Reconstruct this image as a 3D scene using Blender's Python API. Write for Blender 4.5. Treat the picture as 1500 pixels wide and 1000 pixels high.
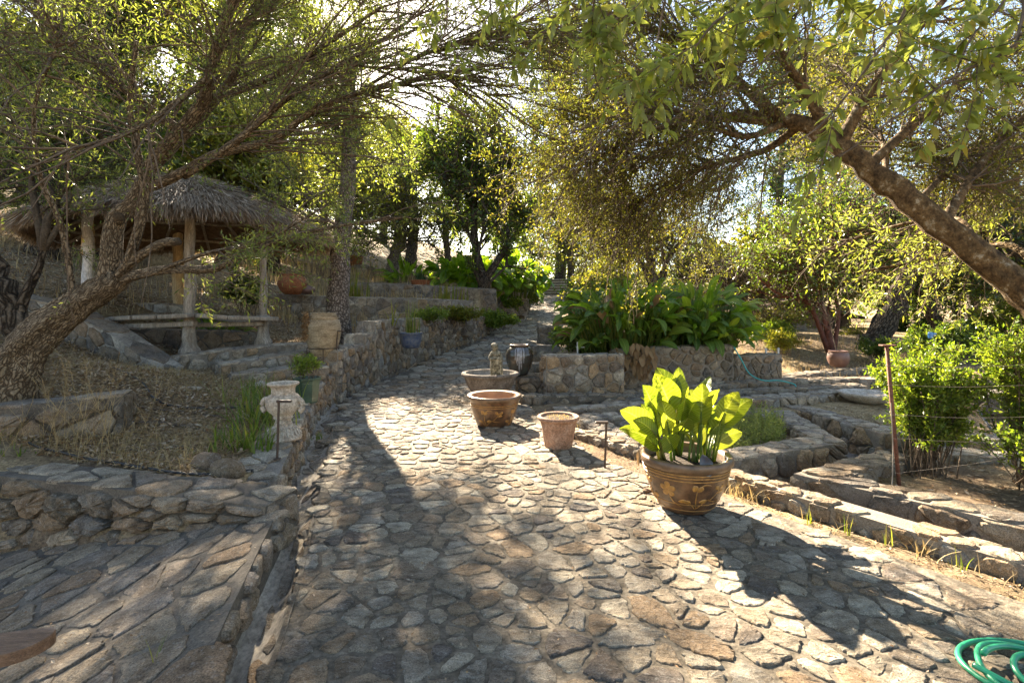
import bpy, math, random
import numpy as np
from mathutils import Vector, Matrix

# ---------------------------------------------------------------- scene, camera, light
scene = bpy.context.scene
for o in list(bpy.data.objects):
    bpy.data.objects.remove(o)
EYE = 1.6
cam_d = bpy.data.cameras.new('camera')
cam = bpy.data.objects.new('camera', cam_d)
scene.collection.objects.link(cam)
scene.camera = cam
cam.location = (0, 0, EYE)
cam.rotation_euler = (math.pi / 2, 0, 0)
cam_d.sensor_width = 36
cam_d.lens = 18
cam_d.shift_y = -50 / 1500
cam_d.clip_start = 0.05
cam_d.clip_end = 2000

SUN_EL = math.radians(31)
SUN_AZ = math.radians(-20.5)          # from +Y towards -X
world = bpy.data.worlds.new('World')
scene.world = world
world.use_nodes = True
wn = world.node_tree
bg = wn.nodes['Background']
sky = wn.nodes.new('ShaderNodeTexSky')
sky.sky_type = 'NISHITA'
sky.sun_disc = False
sky.sun_elevation = SUN_EL
sky.sun_rotation = SUN_AZ
sky.air_density = 1.0
sky.dust_density = 0.7
sky.ozone_density = 1.0
bg.inputs[1].default_value = 0.05
warm = wn.nodes.new('ShaderNodeMix'); warm.data_type = 'RGBA'; warm.blend_type = 'MULTIPLY'; warm.inputs[0].default_value = 1
warm.inputs[7].default_value = (1.0, 0.93, 0.84, 1)
wn.links.new(sky.outputs[0], warm.inputs[6]); wn.links.new(warm.outputs[2], bg.inputs[0])
sun_d = bpy.data.lights.new('sun', 'SUN')
sun_d.energy = 5.0
sun_d.angle = math.radians(0.53)
sun_d.color = (1.0, 0.86, 0.66)
sun = bpy.data.objects.new('sun', sun_d)
scene.collection.objects.link(sun)
sdir = Vector((math.sin(SUN_AZ) * math.cos(SUN_EL), math.cos(SUN_AZ) * math.cos(SUN_EL), math.sin(SUN_EL)))
sun.rotation_euler = sdir.to_track_quat('Z', 'Y').to_euler()
sun.location = (-10, 30, 30)
vs = scene.view_settings
vs.view_transform = 'Standard'
vs.look = 'None'
vs.exposure = 3.2
vs.gamma = 1
scene.cycles.max_bounces = 6
scene.cycles.diffuse_bounces = 3
scene.cycles.glossy_bounces = 2
scene.cycles.transmission_bounces = 4
scene.cycles.transparent_max_bounces = 4
scene.cycles.caustics_reflective = False
scene.cycles.caustics_refractive = False
scene.cycles.use_denoising = True

# ---------------------------------------------------------------- helpers
def P(px, py, Y):
    """world point seen at photo pixel (px,py) of the 1500x1000 photograph, at distance Y"""
    return np.array([(px - 750) / 750 * Y, Y, EYE - (py - 450) / 750 * Y])

class MB:
    def __init__(s):
        s.v = []; s.n = 0; s.lv = []; s.ls = []; s.mi = []; s.uv = []
    def add(s, v, f, mi=0, uv=None):
        v = np.asarray(v, float).reshape(-1, 3); f = np.asarray(f, int)
        if f.ndim == 1: f = f[None]
        s.v.append(v); s.lv.append((f + s.n).ravel()); s.ls.append(np.full(len(f), f.shape[1]))
        s.mi.append(np.full(len(f), mi) if np.isscalar(mi) else np.asarray(mi))
        s.uv.append(np.zeros((f.size, 2)) if uv is None else np.asarray(uv)[f.ravel()])
        s.n += len(v)
    def mesh(s, name, off=(0, 0, 0), smooth=False, uv=False):
        m = bpy.data.meshes.new(name)
        v = np.concatenate(s.v) - np.asarray(off, float); lv = np.concatenate(s.lv); ls = np.concatenate(s.ls)
        m.vertices.add(len(v)); m.vertices.foreach_set('co', v.astype(np.float32).ravel())
        m.loops.add(len(lv)); m.loops.foreach_set('vertex_index', lv.astype(np.int32))
        m.polygons.add(len(ls))
        st = np.concatenate([[0], np.cumsum(ls)[:-1]])
        m.polygons.foreach_set('loop_start', st.astype(np.int32))
        m.polygons.foreach_set('loop_total', ls.astype(np.int32))
        m.polygons.foreach_set('material_index', np.concatenate(s.mi).astype(np.int32))
        m.polygons.foreach_set('use_smooth', np.full(len(ls), smooth))
        if uv:
            l = m.uv_layers.new(name='uv'); l.data.foreach_set('uv', np.concatenate(s.uv).astype(np.float32).ravel())
        m.update(calc_edges=True); m.validate()
        return m

def tag(o, label=None, cat=None, group=None, kind=None):
    if label:
        o['label'] = label
        if cat and not kind: kind = 'thing'
    if cat: o['category'] = cat
    if group: o['group'] = group
    if kind: o['kind'] = kind
    return o

def thing(name, label, cat, loc=(0, 0, 0), group=None):
    o = bpy.data.objects.new(name, None)
    o.empty_display_size = 0.1
    scene.collection.objects.link(o); o.location = loc
    return tag(o, label, cat, group)

def obj(name, mb, mats, parent=None, loc=None, smooth=False, uv=False, label=None, cat=None, group=None, kind=None):
    """mb is in world coordinates; parts are stored relative to their parent's origin"""
    off = np.zeros(3)
    if parent is not None:
        p = parent
        while p is not None:
            off += np.array(p.location); p = p.parent
    own = np.zeros(3) if loc is None else np.asarray(loc, float) - off
    m = mb.mesh(name, off + own, smooth, uv)
    for mt in (mats if isinstance(mats, (list, tuple)) else [mats]): m.materials.append(mt)
    o = bpy.data.objects.new(name, m)
    scene.collection.objects.link(o)
    o.location = own
    if parent is not None: o.parent = parent
    return tag(o, label, cat, group, kind)

def copy_tree(o, parent=None):
    c = o.copy(); scene.collection.objects.link(c); c.parent = parent
    for ch in list(o.children): copy_tree(ch, c)
    return c

def norm(a): return a / np.maximum(np.linalg.norm(a, axis=-1, keepdims=True), 1e-9)

_nr = np.random.default_rng(5).random((64, 64))
def vnoise(x, y):
    x = np.asarray(x, float); y = np.asarray(y, float)
    xi = np.floor(x).astype(int); yi = np.floor(y).astype(int); fx = x - xi; fy = y - yi
    fx = fx * fx * (3 - 2 * fx); fy = fy * fy * (3 - 2 * fy)
    g = lambda a, b: _nr[a % 64, b % 64]
    return (g(xi, yi) * (1 - fx) * (1 - fy) + g(xi + 1, yi) * fx * (1 - fy) + g(xi, yi + 1) * (1 - fx) * fy + g(xi + 1, yi + 1) * fx * fy) - .5

def tubes(mb, P_, r0, r1, sides=5, mi=0, prof=None, cap=True, ridge=0):
    """P_ (N,K,3) polylines -> tapered tubes"""
    P_ = np.asarray(P_, float)
    if P_.ndim == 2: P_ = P_[None]
    N, K, _ = P_.shape
    r0 = np.broadcast_to(np.asarray(r0, float), (N,)); r1 = np.broadcast_to(np.asarray(r1, float), (N,))
    T = norm(np.gradient(P_, axis=1))
    ref = np.where(np.abs(T[:, :1, 2:3]) > .9, np.array([1., 0, 0]), np.array([0, 0, 1.]))
    ref = np.broadcast_to(ref, T.shape)
    A = norm(np.cross(T, ref)); B = np.cross(T, A)
    t = np.linspace(0, 1, K)[None, :]
    if prof is None: R = r0[:, None] * (1 - t) + r1[:, None] * t
    else: R = np.broadcast_to(np.asarray(prof, float), (N, K))
    a = np.arange(sides) / sides * 2 * np.pi
    if sides >= 8:
        a = np.append(a, 2 * np.pi); L = np.concatenate([np.zeros((N, 1)), np.cumsum(np.linalg.norm(np.diff(P_, axis=1), axis=2), 1)], 1)
        Rr = R[..., None] * (1 + ridge * (vnoise(np.cos(a) * 2.2 + 7, np.sin(a) * 2.2 + 9 + L[..., None] * 1.1) * 1.6 + vnoise(np.cos(a) * 5 + 3, np.sin(a) * 5 + 20 + L[..., None] * 2.3)))
        V = P_[:, :, None] + Rr[..., None] * (np.cos(a)[:, None] * A[:, :, None] + np.sin(a)[:, None] * B[:, :, None])
        uv = np.stack([np.broadcast_to(a / (2 * np.pi) * max(1, round(float(R.mean()) * 2 * np.pi / .12)) * .12, Rr.shape), np.broadcast_to(L[..., None], Rr.shape)], -1).reshape(-1, 2)
        idx = np.arange(N * K * (sides + 1)).reshape(N, K, sides + 1)
        q = np.stack([idx[:, :-1, :-1], idx[:, :-1, 1:], idx[:, 1:, 1:], idx[:, 1:, :-1]], -1).reshape(-1, 4)
        mb.add(V.reshape(-1, 3), q, mi, uv)
        if cap and N < 200:
            base = mb.n - N * K * (sides + 1)
            for n in range(N):
                for k in (0, K - 1):
                    f = idx[n, k, :-1] + base; f = f if k else f[::-1]
                    mb.lv.append(f); mb.ls.append(np.array([sides])); mb.mi.append(np.array([mi])); mb.uv.append(np.zeros((sides, 2)))
        return
    V = P_[:, :, None] + R[..., None, None] * (np.cos(a)[:, None] * A[:, :, None] + np.sin(a)[:, None] * B[:, :, None])
    idx = np.arange(N * K * sides).reshape(N, K, sides)
    q = np.stack([idx[:, :-1], np.roll(idx[:, :-1], -1, 2), np.roll(idx[:, 1:], -1, 2), idx[:, 1:]], -1).reshape(-1, 4)
    mb.add(V.reshape(-1, 3), q, mi)
    if cap:
        base = mb.n - N * K * sides
        for n in range(N if N < 200 else 0):
            for k in (0, K - 1):
                f = idx[n, k] + base
                f = f if k else f[::-1]
                mb.lv.append(f); mb.ls.append(np.array([sides])); mb.mi.append(np.array([mi])); mb.uv.append(np.zeros((sides, 2)))

def spline(pts, n=24):
    """Catmull-Rom through points"""
    p = np.asarray(pts, float)
    if len(p) == 2:
        t = np.linspace(0, 1, n)[:, None]; return p[0] * (1 - t) + p[1] * t
    q = np.vstack([2 * p[0] - p[1], p, 2 * p[-1] - p[-2]])
    u = np.linspace(0, len(p) - 1 - 1e-6, n); i = u.astype(int); t = (u - i)[:, None]
    a, b, c, d = q[i], q[i + 1], q[i + 2], q[i + 3]
    return .5 * (2 * b + (c - a) * t + (2 * a - 5 * b + 4 * c - d) * t ** 2 + (3 * b - a - 3 * c + d) * t ** 3)

def lathe(mb, prof, c, n=40, mi=0, wob=0, seed=0):
    """prof list of (r,z[,mat]) around vertical axis at c"""
    rs = np.array([p[0] for p in prof]); zs = np.array([p[1] for p in prof])
    a = np.arange(n) / n * 2 * np.pi
    rr = rs[:, None] * (1 + wob * np.sin(3 * a + seed) + wob * .6 * np.sin(5 * a + 2 * seed))[None]
    V = np.stack([c[0] + rr * np.cos(a), c[1] + rr * np.sin(a), c[2] + np.broadcast_to(zs[:, None], rr.shape)], -1)
    idx = np.arange(len(prof) * n).reshape(-1, n)
    q = np.stack([idx[:-1], np.roll(idx[:-1], -1, 1), np.roll(idx[1:], -1, 1), idx[1:]], -1)
    m = np.repeat([(p[2] if len(p) > 2 else mi) for p in prof[:-1]], n)
    mb.add(V.reshape(-1, 3), q.reshape(-1, 4), m)

def box(mb, c, s, rz=0, mi=0, bev=.0, tilt=None):
    x, y, z = np.array(s) / 2
    b = min(bev, x * .9, y * .9, z * .9)
    V = []
    for sx in (-1, 1):
        for sy in (-1, 1):
            for sz in (-1, 1):
                V += [[sx * (x - b), sy * (y - b), sz * z], [sx * (x - b), sy * y, sz * (z - b)], [sx * x, sy * (y - b), sz * (z - b)]]
    import bmesh
    bm = bmesh.new()
    vs_ = [bm.verts.new(v) for v in V]
    r = bmesh.ops.convex_hull(bm, input=vs_)
    bm.verts.index_update()
    W = np.array([v.co[:] for v in bm.verts])
    R = Matrix.Rotation(rz, 3, 'Z')
    if tilt: R = R @ Matrix.Rotation(tilt[1], 3, tilt[0])
    W = W @ np.array(R).T + np.array(c)
    fs = [[v.index for v in f.verts] for f in bm.faces]
    bm.free()
    base = mb.n
    mb.add(W, [fs[0][:3]], mi)
    mb.lv.pop(); mb.ls.pop(); mb.mi.pop(); mb.uv.pop()
    for f in fs:
        mb.lv.append(np.array(f) + base); mb.ls.append(np.array([len(f)])); mb.mi.append(np.array([mi])); mb.uv.append(np.zeros((len(f), 2)))

# ---------------------------------------------------------------- materials
def newmat(name):
    m = bpy.data.materials.new(name); m.use_nodes = True
    nt = m.node_tree; b = nt.nodes['Principled BSDF']
    return m, nt, b

def N(nt, t, **kw):
    n = nt.nodes.new(t)
    for k, v in kw.items():
        if k in n.inputs: n.inputs[k].default_value = v
        else: setattr(n, k, v)
    return n

def ramp(nt, fac, cols, interp='LINEAR'):
    r = nt.nodes.new('ShaderNodeValToRGB'); r.color_ramp.interpolation = interp
    e = r.color_ramp.elements
    while len(e) > 1: e.remove(e[-1])
    for i, (p, c) in enumerate(cols):
        el = e[0] if i == 0 else e.new(p)
        el.position = p; el.color = (*c, 1)
    nt.links.new(fac, r.inputs[0]); return r.outputs[0]

def mixc(nt, f, a, b, mode='MIX'):
    m = nt.nodes.new('ShaderNodeMix'); m.data_type = 'RGBA'; m.blend_type = mode
    for s, v in ((0, f), (6, a), (7, b)):
        if hasattr(v, 'is_output'): nt.links.new(v, m.inputs[s])
        elif isinstance(v, (int, float)): m.inputs[s].default_value = v
        else: m.inputs[s].default_value = (*v, 1)
    return m.outputs[2]

def coords(nt, scale=(1, 1, 1)):
    tc = nt.nodes.new('ShaderNodeNewGeometry'); mp = nt.nodes.new('ShaderNodeMapping')
    mp.inputs['Scale'].default_value = scale
    nt.links.new(tc.outputs['Position'], mp.inputs[0]); return mp.outputs[0]

def noise(nt, vec, scale, detail=5, rough=.6):
    n = N(nt, 'ShaderNodeTexNoise'); n.inputs['Scale'].default_value = scale
    n.inputs['Detail'].default_value = detail; n.inputs['Roughness'].default_value = rough
    nt.links.new(vec, n.inputs['Vector']); return n.outputs[0]

def bumps(nt, b, items):
    prev = None
    for h, dist, st in items:
        n = nt.nodes.new('ShaderNodeBump'); n.inputs['Distance'].default_value = dist; n.inputs['Strength'].default_value = st
        nt.links.new(h, n.inputs['Height'])
        if prev is not None: nt.links.new(prev, n.inputs['Normal'])
        prev = n.outputs[0]
    nt.links.new(prev, b.inputs['Normal'])

def m_stone(name, tones, lichen=.25, scale=1.0, bd=.02, streak=(1, 1, 1), dirt=(.05, .04, .03)):
    m, nt, b = newmat(name)
    geo = nt.nodes.new('ShaderNodeNewGeometry')
    k = len(tones)
    col = ramp(nt, geo.outputs['Random Per Island'], [(i / k, c) for i, c in enumerate(tones)], 'CONSTANT')
    v = coords(nt, streak)
    n1 = noise(nt, v, 7 * scale, 8, .65); n2 = noise(nt, v, 30 * scale, 7, .75); n3 = noise(nt, v, 2.2 * scale, 3, .5)
    f1 = ramp(nt, n1, [(.32, (.36, .33, .3)), (.45, (.78, .75, .71)), (.55, (1.05, 1.02, .98)), (.7, (1.5, 1.45, 1.36))])
    col = mixc(nt, 1.0, col, f1, 'MULTIPLY')
    warm = ramp(nt, n3, [(.42, (0, 0, 0)), (.62, (1, 1, 1))])
    col = mixc(nt, .0, col, (.3, .19, .1)) if False else mixc(nt, mul(nt, warm, .35), col, (.28, .19, .11))
    n4 = noise(nt, v, 110 * scale, 4, .75)
    col = mixc(nt, 1.0, col, ramp(nt, n4, [(.36, (.42, .4, .37)), (.5, (1, 1, 1)), (.64, (1.5, 1.47, 1.4))]), 'MULTIPLY')
    lf = ramp(nt, n2, [(.54, (0, 0, 0)), (.66, (1, 1, 1))])
    col = mixc(nt, mul(nt, lf, lichen), col, (.55, .54, .5))
    df = ramp(nt, n2, [(.3, (1, 1, 1)), (.42, (0, 0, 0))])
    col = mixc(nt, mul(nt, df, .7), col, dirt)
    nt.links.new(col, b.inputs['Base Color']); b.inputs['Roughness'].default_value = .88
    b.inputs['Specular IOR Level'].default_value = .25
    bumps(nt, b, [(n1, bd * 2.2, .95), (n2, bd * .8, .95), (n4, bd * .2, .8)])
    return m

def mul(nt, s, k):
    n = nt.nodes.new('ShaderNodeMath'); n.operation = 'MULTIPLY'; n.inputs[1].default_value = k
    nt.links.new(s, n.inputs[0]); return n.outputs[0]

def m_rough(name, stops, scale=5, bscale=40, bd=.01, rough=.9, streak=(1, 1, 1), spec=.2, detail=8, fine=None):
    m, nt, b = newmat(name)
    v = coords(nt, streak)
    n1 = noise(nt, v, scale, detail, .65); n2 = noise(nt, v, bscale, 6, .7)
    col = ramp(nt, n1, stops)
    g = ramp(nt, n2, [(.32, (.5, .5, .5)), (.5, (.95, .95, .95)), (.68, (1.4, 1.4, 1.4))])
    col = mixc(nt, 1.0, col, g, 'MULTIPLY')
    nt.links.new(col, b.inputs['Base Color']); b.inputs['Roughness'].default_value = rough
    b.inputs['Specular IOR Level'].default_value = spec
    bumps(nt, b, [(n1, bd * 2, .7), (n2, bd, .8)])
    return m

def m_leaf(name, tones, trans=.45, rough=.5, spec=.3, tcol=None, uvveins=False, both=None):
    """leaf: reflective front plus light passing through; hue varies leaf by leaf"""
    m, nt, b = newmat(name)
    geo = nt.nodes.new('ShaderNodeNewGeometry')
    k = len(tones)
    col = ramp(nt, geo.outputs['Random Per Island'], [(i / max(1, k - 1), c) for i, c in enumerate(tones)])
    if both is not None:
        col = mixc(nt, geo.outputs['Backfacing'], col, both)
    if uvveins:
        uv = nt.nodes.new('ShaderNodeUVMap'); uv.uv_map = 'uv'
        sp = nt.nodes.new('ShaderNodeSeparateXYZ'); nt.links.new(uv.outputs[0], sp.inputs[0])
        ab = nt.nodes.new('ShaderNodeMath'); ab.operation = 'ABSOLUTE'; nt.links.new(sp.outputs[1], ab.inputs[0])
        a = nt.nodes.new('ShaderNodeMath'); a.operation = 'MULTIPLY_ADD'
        nt.links.new(ab.outputs[0], a.inputs[0]); a.inputs[1].default_value = -.16; nt.links.new(sp.outputs[0], a.inputs[2])
        s = nt.nodes.new('ShaderNodeMath'); s.operation = 'MULTIPLY'; s.inputs[1].default_value = 75; nt.links.new(a.outputs[0], s.inputs[0])
        c = nt.nodes.new('ShaderNodeMath'); c.operation = 'COSINE'; nt.links.new(s.outputs[0], c.inputs[0])
        vn = ramp(nt, c.outputs[0], [(.72, (0, 0, 0)), (.98, (1, 1, 1))])
        mid = ramp(nt, ab.outputs[0], [(.03, (1, 1, 1)), (.08, (0, 0, 0))])
        vv = mixc(nt, 1.0, mul(nt, vn, .45), mid, 'LIGHTEN')
        light = mixc(nt, .5, col, (.5, .55, .2))
        col = mixc(nt, mul(nt, vv, .8), col, light)
        nz = noise(nt, coords(nt), 28, 5, .7); sm_ = nt.nodes.new('ShaderNodeMath'); sm_.operation = 'MULTIPLY_ADD'; nt.links.new(nz, sm_.inputs[0]); sm_.inputs[1].default_value = .9; nt.links.new(ab.outputs[0], sm_.inputs[2])
        col = mixc(nt, mul(nt, ramp(nt, sm_.outputs[0], [(.0, (0, 0, 0)), (1.0, (0, 0, 0))] if False else [(.96, (0, 0, 0)), (1.0, (1, 1, 1))]), .0), col, (.2, .12, .05)) if False else col
        col = mixc(nt, ramp(nt, nz, [(.68, (0, 0, 0)), (.76, (1, 1, 1))]), col, (.24, .17, .05))
        bm_ = nt.nodes.new('ShaderNodeBump'); bm_.inputs['Distance'].default_value = .004; bm_.inputs['Strength'].default_value = .7
        nt.links.new(c.outputs[0], bm_.inputs['Height']); nt.links.new(bm_.outputs[0], b.inputs['Normal'])
    nt.links.new(col, b.inputs['Base Color']); b.inputs['Roughness'].default_value = rough
    b.inputs['Specular IOR Level'].default_value = spec
    tr = nt.nodes.new('ShaderNodeBsdfTranslucent')
    tc = mixc(nt, 1.0, col, tcol or (1.6, 1.5, .6), 'MULTIPLY')
    nt.links.new(tc, tr.inputs[0])
    mx = nt.nodes.new('ShaderNodeMixShader'); mx.inputs[0].default_value = trans
    nt.links.new(b.outputs[0], mx.inputs[1]); nt.links.new(tr.outputs[0], mx.inputs[2])
    nt.links.new(mx.outputs[0], nt.nodes['Material Output'].inputs[0])
    return m

def m_plain(name, col, rough=.5, metal=0, var=.25, vscale=12, bd=.0, spec=.5, col2=None, coat=0):
    m, nt, b = newmat(name)
    v = coords(nt); n1 = noise(nt, v, vscale, 6, .6)
    c2 = col2 or tuple(c * (1 - var) for c in col)
    c1 = tuple(min(1, c * (1 + var)) for c in col)
    cc = ramp(nt, n1, [(.35, c2), (.65, c1)])
    nt.links.new(cc, b.inputs['Base Color']); b.inputs['Roughness'].default_value = rough
    b.inputs['Metallic'].default_value = metal; b.inputs['Specular IOR Level'].default_value = spec
    b.inputs['Coat Weight'].default_value = coat; b.inputs['Coat Roughness'].default_value = .12
    if bd: bumps(nt, b, [(noise(nt, v, vscale * 6, 4, .6), bd, .6)])
    return m

def m_bark(name, dark, mid, light, fis=14, stretch=.28, bd=.03, lichen=0, lcol=(.45, .42, .34)):
    m, nt, b = newmat(name)
    uv = nt.nodes.new('ShaderNodeUVMap'); uv.uv_map = 'uv'
    mp = nt.nodes.new('ShaderNodeMapping'); mp.inputs['Scale'].default_value = (1, stretch, 1); nt.links.new(uv.outputs[0], mp.inputs[0])
    wob = nt.nodes.new('ShaderNodeVectorMath'); wob.operation = 'ADD'; ns = N(nt, 'ShaderNodeTexNoise'); ns.inputs['Scale'].default_value = 9; nt.links.new(uv.outputs[0], ns.inputs['Vector'])
    sc = nt.nodes.new('ShaderNodeVectorMath'); sc.operation = 'SCALE'; sc.inputs['Scale'].default_value = .06; nt.links.new(ns.outputs['Color'], sc.inputs[0])
    nt.links.new(mp.outputs[0], wob.inputs[0]); nt.links.new(sc.outputs[0], wob.inputs[1])
    vo = nt.nodes.new('ShaderNodeTexVoronoi'); vo.feature = 'DISTANCE_TO_EDGE'; vo.inputs['Scale'].default_value = fis * 2; nt.links.new(wob.outputs[0], vo.inputs['Vector'])
    v = coords(nt); n1 = noise(nt, v, 12, 8, .7); n2 = noise(nt, v, 60, 6, .7)
    fi = ramp(nt, vo.outputs['Distance'], [(0, (0, 0, 0)), (.22, (1, 1, 1))])
    base = ramp(nt, n1, [(.35, mid), (.65, light)])
    col = mixc(nt, fi, dark, base)
    col = mixc(nt, 1.0, col, ramp(nt, n2, [(.33, (.5, .5, .5)), (.5, (1, 1, 1)), (.66, (1.4, 1.4, 1.4))]), 'MULTIPLY')
    if lichen: col = mixc(nt, mul(nt, ramp(nt, n1, [(.58, (0, 0, 0)), (.64, (1, 1, 1))]), lichen), col, lcol)
    nt.links.new(col, b.inputs['Base Color']); b.inputs['Roughness'].default_value = .92; b.inputs['Specular IOR Level'].default_value = .15
    bumps(nt, b, [(fi, bd, .8), (n1, bd, .6), (n2, bd * .4, .8)])
    return m
M = {}
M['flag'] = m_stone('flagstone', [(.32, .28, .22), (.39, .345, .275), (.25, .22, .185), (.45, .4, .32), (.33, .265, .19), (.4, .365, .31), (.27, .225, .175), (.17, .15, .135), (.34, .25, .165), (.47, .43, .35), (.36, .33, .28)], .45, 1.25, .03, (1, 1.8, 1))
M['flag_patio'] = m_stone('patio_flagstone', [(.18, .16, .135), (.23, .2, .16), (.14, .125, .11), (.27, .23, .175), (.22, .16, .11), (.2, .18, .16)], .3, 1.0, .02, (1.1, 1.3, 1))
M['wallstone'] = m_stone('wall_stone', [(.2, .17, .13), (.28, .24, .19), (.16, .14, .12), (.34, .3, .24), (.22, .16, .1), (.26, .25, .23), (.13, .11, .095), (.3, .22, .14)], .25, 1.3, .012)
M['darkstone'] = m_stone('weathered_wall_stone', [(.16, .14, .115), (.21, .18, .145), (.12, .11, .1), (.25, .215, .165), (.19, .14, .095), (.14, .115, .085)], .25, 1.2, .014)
M['capstone'] = m_stone('cap_stone', [(.26, .23, .19), (.33, .3, .25), (.22, .2, .18), (.37, .33, .27)], .3, 1.2, .014)
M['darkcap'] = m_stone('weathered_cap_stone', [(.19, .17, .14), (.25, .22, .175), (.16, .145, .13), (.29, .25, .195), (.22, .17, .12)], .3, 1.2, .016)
M['kerbcap'] = m_stone('kerb_stone', [(.27, .22, .16), (.33, .28, .21), (.22, .175, .125), (.38, .33, .25), (.28, .2, .13)], .3, 1.3, .016)
M['mortar'] = m_rough('mortar', [(.3, (.14, .12, .1)), (.55, (.24, .205, .165)), (.75, (.32, .28, .22))], 4, 90, .006)
M['sandmortar'] = m_rough('sandy_mortar', [(.3, (.06, .048, .035)), (.45, (.115, .095, .07)), (.55, (.165, .138, .103)), (.7, (.26, .22, .165))], 9, 42, .01)
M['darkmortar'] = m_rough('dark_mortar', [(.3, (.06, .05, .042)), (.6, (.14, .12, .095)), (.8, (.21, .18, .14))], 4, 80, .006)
M['gutter'] = m_rough('gutter_cement', [(.3, (.18, .155, .125)), (.55, (.33, .29, .235)), (.75, (.45, .4, .33))], 3, 30, .012, streak=(1.5, .5, 1))
M['soil'] = m_rough('dry_soil', [(.25, (.07, .048, .032)), (.45, (.15, .105, .07)), (.6, (.23, .165, .105)), (.75, (.33, .25, .16))], 1.6, 45, .02)
M['gravel'] = m_rough('gravel', [(.35, (.14, .13, .12)), (.6, (.3, .28, .26))], 60, 220, .01)
M['bark_olive'] = m_bark('olive_bark', (.045, .03, .018), (.13, .095, .058), (.27, .21, .14), 22, .3, .012)
M['bark_lichen'] = m_rough('lichen_bark', [(.32, (.04, .026, .014)), (.47, (.12, .075, .035)), (.58, (.2, .13, .06)), (.66, (.4, .34, .24))], 14, 60, .035, streak=(1, 1, .8))
M['bark_dark'] = m_bark('dark_bark', (.015, .011, .008), (.07, .055, .04), (.15, .12, .09), 8, .3, .03)
M['bark_grey'] = m_bark('grey_bark', (.06, .045, .035), (.19, .15, .12), (.36, .3, .25), 12, .5, .03)
M['bark_red'] = m_rough('red_bark', [(.3, (.05, .022, .016)), (.6, (.14, .05, .032)), (.8, (.2, .1, .07))], 10, 50, .01, streak=(1.5, 1.5, .4), rough=.6)
M['twig'] = m_rough('twig_bark', [(.3, (.07, .05, .035)), (.6, (.15, .11, .075)), (.8, (.24, .19, .14))], 6, 30, .004)
M['lf_olive'] = m_leaf('olive_leaf', [(.055, .085, .02), (.08, .12, .03), (.12, .16, .04), (.17, .18, .05)], .52, .45, .4, tcol=(1.9, 1.8, .5), both=(.15, .18, .08))
M['lf_olive_near'] = m_leaf('near_olive_leaf', [(.09, .12, .02), (.14, .18, .03), (.2, .22, .045), (.24, .24, .08), (.22, .18, .06)], .55, .42, .45, tcol=(2.0, 1.9, .55), both=(.17, .2, .09))
M['lf_brown'] = m_leaf('small_olive_leaf', [(.07, .08, .022), (.1, .115, .028), (.14, .155, .04), (.16, .135, .045)], .5, .55, .3, tcol=(1.7, 1.55, .5))
M['lf_oak'] = m_leaf('oak_leaf', [(.035, .065, .02), (.055, .095, .022), (.1, .14, .028), (.14, .17, .035)], .48, .4, .5, tcol=(1.9, 1.8, .5))
M['lf_dark'] = m_leaf('dark_leaf', [(.02, .045, .018), (.035, .07, .025), (.06, .1, .035)], .4, .4, .5)
M['lf_yellow'] = m_leaf('yellow_green_leaf', [(.1, .12, .02), (.14, .17, .025), (.19, .2, .03), (.2, .17, .04)], .55, .5, .3)
M['lf_bright'] = m_leaf('bright_shrub_leaf', [(.08, .14, .02), (.12, .19, .025), (.18, .24, .035), (.24, .28, .06)], .5, .4, .5, tcol=(1.7, 1.6, .5))
M['lf_paddle'] = m_leaf('paddle_leaf', [(.09, .14, .02), (.14, .2, .025), (.2, .24, .04), (.11, .18, .02)], .5, .35, .5, tcol=(1.7, 1.5, .45), uvveins=True)
M['lf_philo'] = m_leaf('broad_leaf', [(.05, .11, .02), (.08, .16, .022), (.13, .22, .025), (.22, .28, .035)], .5, .36, .5, tcol=(2.2, 2.0, .5), uvveins=True)
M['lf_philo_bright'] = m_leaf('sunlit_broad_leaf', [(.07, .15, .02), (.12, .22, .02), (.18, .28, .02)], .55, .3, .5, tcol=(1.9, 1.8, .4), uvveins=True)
M['lf_herb'] = m_leaf('pale_herb_leaf', [(.16, .2, .07), (.24, .28, .1), (.3, .33, .14)], .5, .5, .3)
M['lf_dead'] = m_leaf('withered_leaf', [(.25, .16, .08), (.32, .22, .12), (.2, .12, .06)], .35, .7, .2, tcol=(1.2, 1, .7))
M['palestep'] = m_rough('sunlit_step_edge', [(.3, (.35, .3, .22)), (.7, (.55, .49, .38))], 4, 40, .01)  # pale tone paints sunlight onto the edges of the far steps
M['litter'] = m_leaf('litter_leaf', [(.12, .08, .05), (.25, .17, .1), (.38, .28, .18), (.48, .41, .32), (.2, .11, .055), (.42, .3, .16)], .2, .8, .1, tcol=(1, .9, .7))
M['straw'] = m_leaf('dry_straw', [(.35, .26, .12), (.45, .35, .17), (.28, .2, .1), (.52, .43, .25)], .35, .7, .2, tcol=(1.1, 1, .8))
M['grass'] = m_leaf('green_blade', [(.06, .1, .02), (.1, .16, .025), (.17, .21, .04), (.24, .22, .07)], .45, .45, .4)
M['thatch'] = m_leaf('thatch_straw', [(.17, .12, .075), (.27, .205, .14), (.38, .3, .21), (.1, .065, .04), (.46, .37, .27), (.22, .145, .08)], .12, .8, .15, tcol=(1, .8, .5))
M['thatch_core'] = m_rough('thatch_underlayer', [(.3, (.08, .05, .03)), (.6, (.2, .13, .08)), (.8, (.3, .22, .14))], 12, 60, .02)
M['timber'] = m_rough('grey_timber', [(.3, (.16, .13, .1)), (.55, (.3, .26, .21)), (.75, (.44, .4, .35))], 8, 60, .01, streak=(2, 2, .3))
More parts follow.
